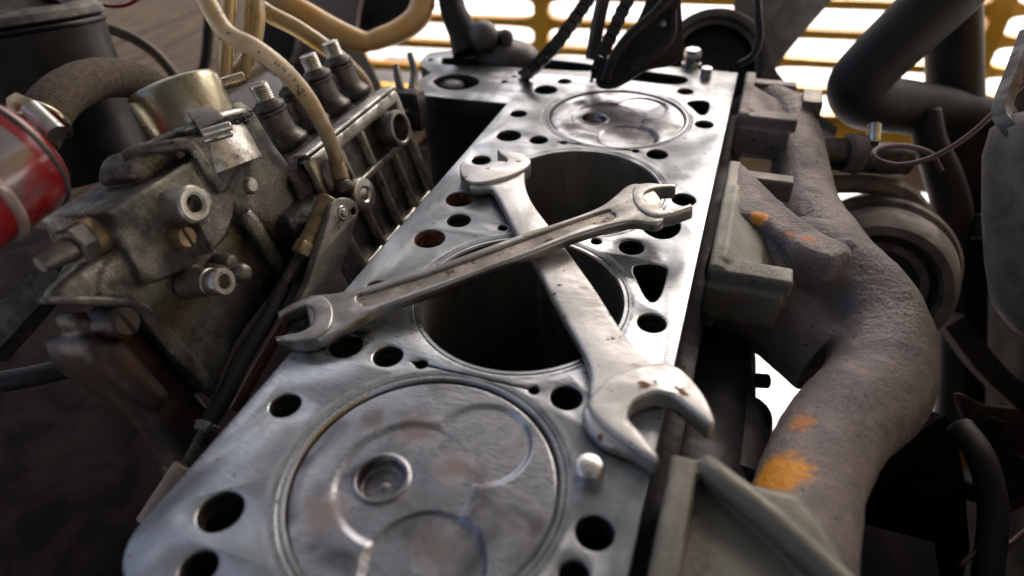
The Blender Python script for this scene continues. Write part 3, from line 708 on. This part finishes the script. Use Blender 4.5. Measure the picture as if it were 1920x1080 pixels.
hose('nylon_hose', [(452, -30, 520), (492, 18, 520), (560, 55, 530), (625, 100, 545), (668, 140, 560), (690, 180, 575), (694, 240, 580)], 7.0, clear_m, 'pale nylon hose running behind the threaded outlets', 'hose')
hose('nylon_hose', [(430, -40, 430), (428, 20, 432), (424, 80, 436), (420, 160, 440)], 5.0, clear_m, 'cloudy nylon hose hanging straight down behind the printed fuel hose', 'hose')
hose('nylon_hose', [(478, -40, 440), (482, 20, 440), (480, 60, 442), (468, 105, 446), (440, 140, 450), (415, 160, 454)], 5.2, clear_m, 'amber nylon hose curling down behind the printed fuel hose', 'hose')
hose('nylon_hose', [(463, -40, 436), (466, 20, 438), (464, 90, 442), (458, 150, 446)], 3.4, clear_m, 'thin clear nylon hose hanging beside the amber one', 'hose')
hose('amber_hose', [(440, -60, 600), (500, -12, 600), (560, 18, 605), (625, 55, 612), (672, 76, 618), (693, 78, 620), (712, 72, 622), (748, 58, 628), (785, 28, 634), (800, -30, 640)],
     [11, 11, 11, 11, 10.5, 9, 10, 11, 12, 12], orange_m, 'thick amber hose kinked in front of the yellow grille', 'hose',
     fn=lambda s, a: 0.9*sin(s*.9)*math.exp(-((s-205)/26)**2))
hose('dark_hose', [(60, 42, 620), (130, 42, 620), (190, 50, 622), (250, 72, 626), (300, 108, 632), (345, 165, 640)], 5.2, M('brown_rubber', (.045, .032, .018), (.06, .05, .02), 0, .5), 'thin dark brown hose curving over the boards behind the pump', 'hose')
hose('red_wire', [(150, -30, 560), (175, 0, 560), (205, 11, 562), (240, 8, 564), (275, -14, 566)], 1.8, red_m, 'thin red wire looping at the top edge left of the hoses', 'wire')
def braid(s, a): return .16*sin(s*3.3+a*7) + .14*sin(s*3.1-a*8) + .2*mnoise.noise(V((s*.25, a*1.5, 0)))
hose('braided_hose', [(62, 262, 318), (78, 228, 322), (112, 182, 334), (165, 152, 356), (222, 146, 384), (275, 160, 410), (330, 205, 430)], 11.2, braid_m, 'thick brown fabric-braided hose arching from the red filter to the pump', 'hose', n=40, sub=40, fn=braid)
hc = thing('hose_clamp', at_d(90, 235, 305), 'zinc worm-drive hose clamp round the end of the braided hose', 'hose clamp')
p0, p1 = at_d(58, 205, 306), at_d(108, 252, 304)
cl, _ = tube([p0, p0.lerp(p1, .5), p1], 5.0, n=20); obj('worm_housing', cl, plated_m, hc)
p2 = at_d(28, 192, 308); obj('screw_head', hexnut(p2, p0, 5.2, .2), brassy_m, hc)
p3 = at_d(44, 214, 304); obj('band', torus(at_d(80, 226, 322), at_d(112, 182, 334)-at_d(62, 262, 318), 12.0, 1.4, 40, 8), zinc_m, hc)
obj('band', quadplate([(20, 196, 304), (64, 206, 303), (58, 224, 302), (8, 212, 303)], 0, 2, zinc_m, 'band', hc).data.copy() and MB().merge(box(p3, (6, 6, 4))), zinc_m, hc)

# red fuel filter at the left edge
FA = at_d(-76, 352, 288); fx = (RU*.66 + RR*.30 - RB*.62).normalized()
ff = thing('fuel_filter', FA-fx*45, 'round red and clear fuel filter with a worn band at the left edge', 'fuel filter')
obj('filter_body', lathe(FA, fx, [(0, -36), (12, -34.5), (20, -31), (26, -24), (28.5, -16), (29.5, -8), (29.5, -2)], 64), red_m, ff, sharp=0)
obj('filter_band', lathe(FA, fx, [(29.5, -2), (31.4, -1.4), (32.2, 0.5), (31.4, 2.4), (29.6, 3)], 64), M('clear_band', (.45, .38, .35), (.38, .26, .22), .3, .2, coat=.7), ff, sharp=0)
obj('filter_top', lathe(FA, fx, [(29.6, 3), (30.4, 8), (30.4, 21)], 64), filt_m, ff, sharp=0)
obj('filter_shoulder', lathe(FA, fx, [(30.45, 20.9), (30.3, 25), (29.4, 29), (27, 32), (24, 33), (0, 33.5)], 64), red_m, ff, sharp=0)
obj('filter_rim', torus(FA+fx*27, fx, 29.8, 1.3, 64, 10), grey_m, ff)

# black canister behind
KA = at_d(40, 60, 520); kx = -(at_d(180, 330, 590)-at_d(62, 62, 530)).normalized()
kc = thing('oil_canister', KA-kx*150, 'black plastic canister with dusty grey lid behind the red filter', 'canister')
obj('canister_body', lathe(KA, kx, [(0, -118), (56, -118), (60, -113), (61, -10), (62, 0), (60, 2), (60, 5), (62, 7)], 64), black_m, kc, sharp=40)
obj('lid', lathe(KA, kx, [(62, 7), (64, 8), (64, 13), (61, 16), (48, 19), (46, 26), (0, 30)], 64), canl_m, kc, sharp=40)
obj('lid_housing', box(KA+kx*42+RR*14, (84, 50, 40), (RR, RB.cross(RR), RB), ch=6), black_m, kc)
obj('lid_rim', torus(KA+kx*3, kx, 61.5, 2.2, 64, 8), black_m, kc)

# ================================================================== EXHAUST MANIFOLD
man = thing('exhaust_manifold', (150, 180, -70), 'cast iron exhaust manifold with curved runners and orange paint marks beside the deck', 'exhaust manifold')
mo = base_of(man)
def ppos(px, py, z): q = (at_z(px, py, z)-mo)*S; return (q.x, q.y, q.z)
ORG = (.85, .34, .025)
iron_m = M('cast_iron', (.31, .265, .24), (.115, .094, .092), .2, .46, .64, scale=20, detail=9, bump=1.35, bscale=380, bdetail=9, grain=((.19, .16, .155), 620), grime=((.055, .042, .04), 18, .58, .80), edge=((.34, .32, .31), .515, .58), speck=((.035, .03, .03), 210, .70),
           patches=[(ppos(1440, 880, -14), .0185, ORG, .4), (ppos(1500, 775, -14), .0105, (.5, .2, .06), .5), (ppos(1424, 408, 0), .0062, ORG, .4), (ppos(1515, 450, 0), .005, (.45, .16, .05), .5), (ppos(1480, 440, 0), .005, (.35, .12, .06), .5)])
flange_m = M('olive_cast_flange', (.20, .195, .155), (.105, .10, .08), .35, .42, .6, scale=22, detail=9, bump=.35, bscale=480, grain=((.17, .165, .135), 700), grime=((.05, .042, .032), 24, .55, .75), edge=((.30, .29, .24), .53, .62))
def zt(px, py, z): return at_z(px, py, z)
mm = MB()
t1, _ = tube([V((97, 238, -40)), V((128, 232, -38)), zt(1520, 488, -32), zt(1612, 552, -36), zt(1652, 640, -46), zt(1640, 730, -48), zt(1570, 805, -42), zt(1522, 900, -36), zt(1500, 1000, -32), zt(1470, 1180, -30)],
             [29, 29, 28, 27, 28.5, 28, 25, 23, 23, 24], n=28, sub=8)
t2, _ = tube([zt(1440, 190, -22), zt(1472, 215, -26), zt(1492, 260, -34), zt(1500, 330, -42), zt(1512, 400, -48), zt(1560, 480, -50), zt(1610, 560, -50)], [20, 20, 21, 23, 25, 26, 26], n=24, sub=8)
t3, _ = tube([zt(1652, 660, -50), (205, 150, -110), (205, 145, -190)], [27, 27, 30], n=24, sub=8)
t4, _ = tube([(100, 222, -52), (140, 214, -56), (172, 190, -60)], [27, 27, 27], n=24)
web = prism(pz([(1372, 300, 1), (1396, 306), (1440, 350), (1490, 395), (1545, 436), (1598, 458), (1603, 478), (1560, 486), (1490, 462), (1425, 412), (1372, 400)], 0), -34, 1, ch=5, seg=3)
t5, _ = tube([(104, -10, -30), (130, -5, -30), (172, 30, -38)], [26, 26, 24], n=24)
mm.merge(t1, t2, t4, web)
mm.merge(cyl(zt(1550, 470, -22), zt(1598, 476, -10), 12, 9, ch=3))
obj('runner', mm, iron_m, man, remesh=1.4, smooth=6, disp=(1.5, 9))
# flange pads against the block
def flange(y0, y1, zt_, lug=True):
    m = MB()
    m.merge(box((97.5, (y0+y1)/2, zt_-24), (9, y1-y0, 46), ch=2))
    # web rising to the runner
    m.merge(prism([(96, zt_-1), (101, zt_), (122, zt_-10), (140, zt_-26), (140, zt_-44), (96, zt_-44)], y0+6, y1-34, V((0, 0, 0)), V((1, 0, 0)), V((0, 0, 1)), V((0, 1, 0)), ch=3, both=True))
    if lug:
        m.merge(box((116, y0+6, zt_-8), (45, 15, 11), ch=1.5), box((114, y0+3, zt_-24), (42, 14, 24), ch=1.5))
        m.merge(box((118, y1-8, zt_-14), (40, 12, 16), ch=1.5))
    return m
obj('flange', flange(178, 310, 2), flange_m, man, remesh=.9, smooth=3, disp=(.3, 8))
obj('flange', flange(392, 487, 3), iron_m, man, remesh=.9, smooth=3, disp=(.4, 8))
fm = MB(); fm.merge(box((98, -34, -20), (11, 148, 52), ch=2))
fm.merge(prism(pz([(1284, 872, 1), (1340, 884), (1400, 893), (1500, 915), (1560, 985), (1612, 1085), (1600, 1300, 1), (1225, 1300, 1)], -4), -44, -5, ch=5, seg=3))
rdg, _ = tube([zt(1318, 868, 1), zt(1345, 895, 2), zt(1450, 980, 1), zt(1590, 1110, -2)], [5, 6, 6, 6], n=12); fm.merge(rdg)
obj('flange', fm, flange_m, man, remesh=1.1, smooth=3, disp=(.4, 8))
obj('lug', box(at_z(1520, 196, -14), (16, 30, 18), ch=2), flange_m, man)

# ================================================================== FAR END: chains, guide, pulley, fan
def chain(px, label):
    P = sweep_path([at_d(*p) for p in px], 30); t = thing('timing_chain', P[0], label, 'chain', 'timing chain strands hanging over the far deck slot')
    b = base_of(t); s = 0; nxt = 0; k = 0; pr_ = None; pl_ = None
    for i in range(1, len(P)):
        s += (P[i]-P[i-1]).length
        if s >= nxt:
            nxt += 9.5; d = (P[i]-P[i-1]).normalized(); side = d.cross(RB).normalized(); up = side.cross(d)
            mat = Matrix((d, side, up)).transposed().to_4x4(); mat.translation = (P[i]-b)*S
            if pr_ is None:
                m = MB()
                for sgn in (-1, 1):
                    m.merge(prism(cat([(-6.2, -2.5), (-3, -3.9), (0, -2.6), (6, -3.9), (9.4, -2.6), (11, 0), (9.4, 2.6), (6, 3.9), (0, 2.6), (-3, 3.9)], 2), -1, 1, V((0, sgn*4.2, 0)), V((1, 0, 0)), V((0, 0, 1)), V((0, 1, 0))))
                m.merge(cyl((0, -6, 0), (0, 6, 0), 2.4, n=12, ch=.3))
                m.merge(box((2.3, 0, 0), (9.3, 8.6, 5.4), ch=1.6))
                m2 = m; tmp = obj('chain_link', m2, rubber_m, None, loc=(0, 0, 0)); pr_ = tmp; tmp.parent = t; tmp.matrix_local = mat
                tmp.data.materials[0] = holder2
            else:
                c = pr_.copy(); COL.objects.link(c); c.parent = t; c.matrix_local = mat
holder2 = M('oiled_chain', (.05, .045, .042), (.022, .02, .019), .4, .4, .55, scale=100)
chain([(1122, -30, 575), (1085, 25, 570), (1045, 80, 565), (1010, 118, 570), (985, 140, 590)], 'oily timing chain strand slanting into the left part of the deck slot')
chain([(1192, -30, 560), (1165, 25, 555), (1142, 75, 552), (1125, 115, 555), (1118, 150, 565)], 'oily timing chain strand nearest the black guide bracket')
m, _ = tube([at_d(1138, -30, 585), at_d(1122, 40, 585), at_d(1110, 110, 590)], 6.5, n=4); tag(obj('guide_strip', m, rubber_m), 'straight dark guide strip between the two chain strands', 'guide strip')
gb = thing('guide_bracket', at_d(1190, 120, 560), 'black timing guide bracket with a round hole over the far piston', 'bracket')
def dplate(px, d, th, holes=(), ch=1.2, tilt=V((0, 0, 0))):
    n = (RB+tilt).normalized(); O = at_d(px[0][0], px[0][1], d); x = (RR-n*RR.dot(n)).normalized(); y = n.cross(x)
    def pt(p): q = at_plane(p[0], p[1], n, n.dot(O))-O; return (q.dot(x), q.dot(y)) + ((True,) if len(p) > 2 else ())
    return prism(cat([pt(p) for p in px], 3), -th, 0, O, x, y, n, holes=[cat([pt(p) for p in h], 4) for h in holes], ch=ch, both=True)
obj('bracket_plate', dplate([(1228, -40, True), (1275, -40, True), (1280, 40), (1282, 95), (1262, 118), (1215, 128), (1180, 150), (1150, 163), (1122, 158), (1122, 132), (1152, 95), (1192, 45)], 548, 8, [[(1243, 37), (1250, 45), (1243, 53), (1235, 45)]]), rubber_m, gb)
r_, _ = tube([at_d(1268, -20, 538), at_d(1225, 28, 538), at_d(1180, 68, 538), at_d(1150, 110, 540), at_d(1135, 152, 545)], 4.6, n=12); obj('bracket_rib', r_, rubber_m, gb)
r_, _ = tube([at_d(1262, 20, 538), at_d(1258, 70, 538), at_d(1225, 105, 538), at_d(1180, 128, 540)], 3.6, n=12); obj('bracket_rib', r_, rubber_m, gb)
obj('bright_bolt', ball(at_d(1243, 46, 552), 4), stud_m, gb)
# pulley housing
pc = at_d(1338, 122, 640); py_ = (RB*.62+V((0, -1, 0))*.6+V((0, 0, .25))).normalized()
pl_ = thing('fan_pulley', pc, 'round grey fan pulley rim standing behind the far deck corner', 'pulley')
obj('rim', lathe(pc-py_*26, py_, [(40, 0), (52, 0), (54, 3), (54, 8), (46, 14), (46, 18), (54, 24), (54, 28), (51, 30), (46, 30), (44, 24), (40, 22)], 64), grey_m, pl_)
obj('hub', lathe(pc-py_*20, py_, [(0, 0), (44, 0), (44, 4), (16, 6), (14, 20), (0, 20)], 48), black_m, pl_)
m = dplate([(1385, -60, True), (1600, -60, True), (1560, 0), (1500, 70), (1462, 118), (1440, 150), (1425, 128), (1405, 95), (1395, 60), (1380, 20)], 700, 5, tilt=V((.5, -.2, .3)))
fan = thing('cooling_fan', at_d(1480, 60, 700), 'dark grey cooling fan with one broad blade beside the pulley rim', 'fan'); obj('blade', m, grey_m, fan)
hose('black_cable', [(1418, -30, 560), (1422, 30, 560), (1424, 70, 562), (1412, 104, 566), (1385, 122, 572)], 3.2, black_m, 'thin black cable hanging in front of the fan blade', 'cable')
m, _ = tube([at_d(1420, 110, 640), at_d(1460, 165, 660), at_d(1500, 205, 680), at_d(1560, 250, 700)], 8, n=4); tag(obj('fan_belt', m, rubber_m), 'flat fan belt running down from the pulley behind the far flange', 'belt')
# thermostat-like fitting left of the chains
tf = thing('hose_fitting', at_d(910, 90, 640), 'black hose and round grey fitting behind the far left deck corner', 'fitting')
m, _ = tube([at_d(838, -40, 640), at_d(850, 20, 640), at_d(868, 60, 640), at_d(880, 100, 640)], [12, 13, 15, 17], n=20); obj('hose', m, rubber_m, tf)
obj('round_cap', ball(at_d(906, 68, 630), 15, (1, 1, 1)), grey_m, tf)
obj('round_cap', cyl(at_d(870, 70, 640), at_d(955, 70, 640), 7), grey_m, tf)
obj('elbow', ball(at_d(948, 70, 634), 8), grey_m, tf)
obj('dome', ball(at_d(950, 105, 650), 26, (1.3, 1, .6)), grey_m, tf)
fk = thing('shift_fork', at_d(750, 210, 540), 'dark two-pronged lever between the pump and the far deck tab', 'lever')
m, _ = tube([at_d(742, 122, 545), at_d(748, 155, 545), at_d(758, 185, 548), at_d(765, 210, 550)], [3, 3.4, 4, 6], n=12); obj('prong', m, dull_m, fk)
m, _ = tube([at_d(768, 100, 560), at_d(776, 130, 560), at_d(775, 160, 558), at_d(768, 200, 552)], [2.6, 3.2, 4, 6], n=12); obj('prong', m, dull_m, fk)
obj('fork_base', box(at_d(768, 205, 552), (26, 14, 36), ch=5), holder_m, fk)

# ================================================================== YELLOW GRILLE
ZG = -212
GA, GB = at_z(700, 163, ZG), at_z(1600, 222, ZG); gx = (GB-GA).normalized(); gz = V((0, 0, 1)); gn = gz.cross(gx).normalized()
if gn.y > 0: gn = -gn
gr = thing('radiator_grille', (GA+GB)/2, 'yellow painted radiator grille with long rounded slots against bright daylight', 'grille')
def gs(px, py): 
    q = at_plane(px, py, gn, gn.dot(GA))-GA; return q.dot(gx)
posts = [gs(675, 120), gs(1017, 60), gs(1437, 110), gs(1832, 120)]
posts = posts + [posts[3]+(posts[3]-posts[2])]
PIT_ = 41.5
for i, s in enumerate(posts):
    obj('post', box(GA+gx*s+gz*110, (22, 26, 330), (gx, -gn, gz), ch=4), yel_m, gr)
slat0 = None
for a, b in zip(posts[:-1], posts[1:]):
    w = b-a-20
    # flared ends give the slots their rounded corners
    half = [(0, 19.5), (2, 14.5), (6, 9.6), (12, 7.4), (22, 6.2), (45, 5.6), (w/2, 5.4)]
    top = half + [(w-x, h) for x, h in reversed(half[:-1])]
    pol = [(x, h) for x, h in top] + [(x, -h) for x, h in reversed(top)]
    sl = None
    for k in range(0, 8):
        z = k*PIT_
        if sl is None:
            sl = obj('slat', prism(pol, -9, 9, GA+gx*(a+10), gx, gz, gn, ch=1, both=True), yel_m, gr); 
        else: inst(sl, gr, gz*z)
obj('lower_rail', box(GA+gx*1190-gz*26+gn*(-2), (2300, 30, 40), (gx, gn, gz), ch=4), yel_m, gr)
bm_ = box(GA+gx*1190-gz*80-gn*14, (2300, 60, 62), (gx, -gn, gz), ch=6)
tag(obj('bumper_beam', bm_, beige_m), 'dusty beige beam below the yellow grille', 'beam')

# ================================================================== RIGHT SIDE
hose('radiator_hose', [(1880, -160, 520), (1800, -40, 530), (1715, 45, 545), (1640, 118, 560), (1608, 160, 570), (1625, 190, 585), (1690, 200, 610), (1790, 215, 640), (1860, 235, 660)],
     [27, 27, 26, 25, 25, 25, 25, 25, 25], rubber_m, 'thick bent black radiator hose in front of the grille', 'hose', n=28)
hose('black_pipe', [(1782, -80, 620), (1790, 150, 640), (1797, 400, 680), (1800, 640, 720), (1790, 900, 760)], 25, black_m, 'straight black upright pipe at the right behind the radiator hose', 'pipe', n=24)
hose('brown_wire', [(1960, 120, 430), (1895, 180, 440), (1850, 225, 446), (1800, 266, 452), (1745, 296, 458), (1690, 309, 462), (1650, 302, 464), (1637, 288, 468), (1655, 276, 474), (1700, 274, 480), (1745, 288, 486), (1765, 320, 490)],
     1.9, M('maroon_wire', (.10, .045, .05), (.07, .03, .035), 0, .5), 'thin maroon wire looping beside the upright black pipe', 'wire', n=10)
hose('corrugated_hose', [(1735, 210, 600), (1745, 270, 600), (1768, 330, 605), (1785, 400, 610), (1775, 470, 615), (1745, 530, 620)], [13, 14, 16, 17, 16, 14], rubber_m, 'short black hose behind the looping wire', 'hose', n=18)
fi = thing('pipe_fitting', at_d(1640, 290, 560), 'dark pipe union with a bright upright stub below the grille', 'fitting')
obj('union', cyl(at_d(1520, 285, 560), at_d(1700, 300, 560), 14, n=24), holder_m, fi)
obj('collar', cyl(at_d(1585, 287, 556), at_d(1612, 290, 556), 17, n=24), dust_m, fi)
obj('stub', cyl(at_d(1637, 268, 550), at_d(1640, 232, 550), 5.5, n=20), stud_m, fi)
al = thing('alternator', at_d(1650, 470, 540), 'dusty round alternator housing behind the exhaust manifold', 'alternator')
ac = at_d(1640, 525, 560); ax_ = (V((-.12, -1, .30))).normalized()
obj('housing', lathe(ac-ax_*70, ax_, [(0, 0), (58, 0), (64, 4), (66, 22), (58, 25), (58, 36), (66, 38), (68, 43), (66, 48), (61, 49), (63, 64), (60, 88), (55, 96), (48, 97), (45, 88), (0, 84)], 72), dust_m, al, sharp=40)
obj('dark_opening_disc', lathe(ac+ax_*10, ax_, [(0, 6), (46.5, 6), (46.5, 8), (40, 9), (38, 6.5), (14, 8), (12, 16), (0, 16)], 48), black_m, al)  # black disc stands in for the dark open interior
m, _ = tube([at_d(1545, 345, 575), at_d(1620, 345, 570), at_d(1690, 360, 570), at_d(1730, 400, 575)], 9, n=8); obj('strap', m, dust_m, al)
# grey vessel at the right edge with its strap
tk = thing('grey_tank', at_d(1980, 400, 350), 'stained grey tank at the right edge with a metal strap', 'tank')
tc_ = at_d(1990, 330, 360); tx_ = (RU*.98-RR*.12+RB*.2).normalized()
obj('tank_shell', lathe(tc_, tx_, [(0, -95), (20, -90), (30, -75), (34, -50), (36, -20), (36.5, 15), (33, 30), (24, 37), (0, 40)], 48), tank_m, tk, sharp=0)
m, _ = tube([at_d(1930, 60, 380), at_d(1905, 130, 372), at_d(1882, 190, 366), at_d(1880, 222, 360), at_d(1902, 252, 352)], 5, n=4); obj('strap', m, holder_m, tk)
obj('rod', cyl(at_d(1830, 425, 600), at_d(1900, 425, 600), 12), grey_m, tk)

# chassis below and beside the engine
ch_ = thing('chassis_rail', (-470, 200, -330), 'dark steel chassis rail below the fuel pump', 'chassis rail')
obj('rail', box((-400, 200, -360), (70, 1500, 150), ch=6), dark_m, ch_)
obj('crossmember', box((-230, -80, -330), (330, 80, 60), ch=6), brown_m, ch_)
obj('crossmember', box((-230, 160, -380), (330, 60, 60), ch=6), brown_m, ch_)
tag(obj('dark_under_sheet', box((-340, 100, -440), (960, 1000, 6), ch=1), dark_m), 'black sheet added under the engine to keep the gap dark', 'shield')  # dark sheet added so the space under the engine stays black
hose('dark_pipe', [(-40, 722, 420), (60, 706, 420), (150, 684, 430), (260, 660, 450)], 7, rubber_m, 'dark rubber pipe crossing under the fuel pump', 'pipe')
m, _ = tube([at_d(-30, 660, 330), at_d(40, 585, 330), at_d(120, 505, 330)], [12, 11, 9], n=4); tag(obj('support_bar', m, holder_m), 'greasy slanting bar below the red fuel filter', 'bar')
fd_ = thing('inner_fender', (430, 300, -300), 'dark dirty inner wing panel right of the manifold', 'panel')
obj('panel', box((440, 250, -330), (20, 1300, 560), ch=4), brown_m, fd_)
m, _ = tube([at_d(1780, 600, 600), at_d(1850, 690, 600), at_d(1960, 790, 600)], 14, n=4); obj('brace', m, M('dim_steel', (.06, .05, .042), (.03, .024, .02), 0, .8, spec=.15), fd_)
br = thing('engine_mount', (250, 220, -240), 'dark block filling the shade below the curved manifold runner with an orange painted edge', 'engine mount')
void_m = M('shade_black', (.006, .005, .005), (.004, .004, .004), 0, .8, .9, spec=.05)  # near-black colour stands in for the shade below the runner
obj('mount_shade_body', box((212, 95, -290), (100, 130, 250), ch=8), void_m, br)
obj('painted_plate', dplate([(1775, 812), (1792, 815), (1815, 850), (1842, 920), (1838, 930), (1782, 900)], 560, 8), M('orange_paint', (.45, .2, .05), (.3, .13, .04), 0, .6, scale=40), br)
obj('nut', hexnut(at_d(1812, 930, 520), at_d(1808, 890, 520), 18), black_m, br)

sm = thing('starter_motor', (112, 120, -130), 'black starter motor tucked between the block and the manifold', 'starter motor')
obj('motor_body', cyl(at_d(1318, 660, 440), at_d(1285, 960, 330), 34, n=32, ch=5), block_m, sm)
obj('solenoid', cyl(at_d(1372, 640, 450), at_d(1345, 800, 400), 12, n=24, ch=3), block_m, sm)
obj('terminal', cyl(at_d(1370, 710, 405), at_d(1441, 715, 405), 4.6, n=16), block_m, sm)
obj('end_cap', cyl(at_d(1315, 612, 440), at_d(1340, 665, 436), 30, n=28, ch=4), block_m, sm)
obj('nose', cyl(at_d(1385, 775, 385), at_d(1372, 930, 330), 19, n=24, ch=4), block_m, sm)
sp_ = thing('bulkhead', at_d(620, 100, 950), 'grey brown upright bulkhead sheet behind the threaded pump outlets', 'bulkhead')
obj('panel', dplate([(552, -60, True), (690, -60, True), (668, 50), (690, 110), (715, 180), (640, 220), (560, 200), (535, 120), (520, 50)], 950, 14), M('grey_brown_panel', (.20, .18, .165), (.15, .13, .115), 0, .7, scale=12), sp_)
tag(obj('battery_box', dplate([(478, 20, True), (540, 12, True), (556, 60), (545, 112), (500, 122), (470, 95)], 860, 60, ch=6), black_m), 'black box behind the hanging nylon hoses', 'box')
tag(obj('air_duct', dplate([(664, -60, True), (812, -60, True), (780, 10), (735, 40), (690, 56), (650, 56)], 1000, 60, ch=8), black_m), 'black duct behind the kinked amber hose', 'duct')
tag(obj('dark_fill_sheet', box((-750, -200, -235), (1150, 1060, 8), ch=1), brown_m), 'dark sheet added over the boards to keep the lower left black', 'tray')  # added dark sheet paints the lower left as deep shade

hose('dark_pipe', [(1850, 1090, 420), (1862, 960, 430), (1840, 860, 440), (1800, 800, 460)], 9, rubber_m, 'dark rubber pipe rising in the lower right corner', 'pipe')
hose('copper_wire', [(1930, 990, 430), (1890, 1020, 428), (1850, 1022, 426), (1800, 1060, 424)], 1.6, M('copper_wire', (.10, .05, .035), None, .4, .5), 'thin copper wire in the lower right corner', 'wire', n=8)
kb = thing('rusty_bracket', at_d(1880, 820, 520), 'rusty pitted bracket in the shade at the right, behind the lower right pipe', 'bracket')
obj('plate', dplate([(1800, 740), (1850, 760), (1930, 780), (1960, 900), (1900, 960), (1870, 900), (1830, 820)], 540, 10), M('pitted_rust', (.075, .045, .03), (.02, .014, .012), 0, .85, scale=60, detail=9, bump=1.0, bscale=160, spec=.1), kb)
for p in ((1862, 800), (1905, 870)): obj('bolt', hexnut(at_d(p[0], p[1], 538), at_d(p[0], p[1], 526), 9), brown_m, kb)
hose('dark_strap', [(398, -30, 700), (392, 40, 700), (386, 110, 705), (372, 170, 710)], 6, rubber_m, 'dark vertical strap behind the printed fuel hose', 'strap', n=6)

obj('shade_fill_plate', dplate([(1540, 930), (1640, 842), (1720, 812), (1792, 800), (1800, 1120), (1540, 1120)], 470, 40), void_m, br)  # dark sheet added to fill the shaded area beside the runner
# yellow sheet added out of view on the right, reflects warm light onto the engine
sc_ = thing('yellow_reflector', (1060, 300, 100), 'yellow sheet added out of view to reflect warm light onto the engine', 'cover')
obj('sheet', prism(cat([(920, 60), (940, 200), (1000, 420), (1100, 640), (1230, 820), (1234, 816), (1104, 636), (1004, 418), (945, 199), (924, 60)], 3), -500, 900, V((0, 0, 0)), V((1, 0, 0)), V((0, 0, 1)), V((0, 1, 0))), yel_m, sc_)
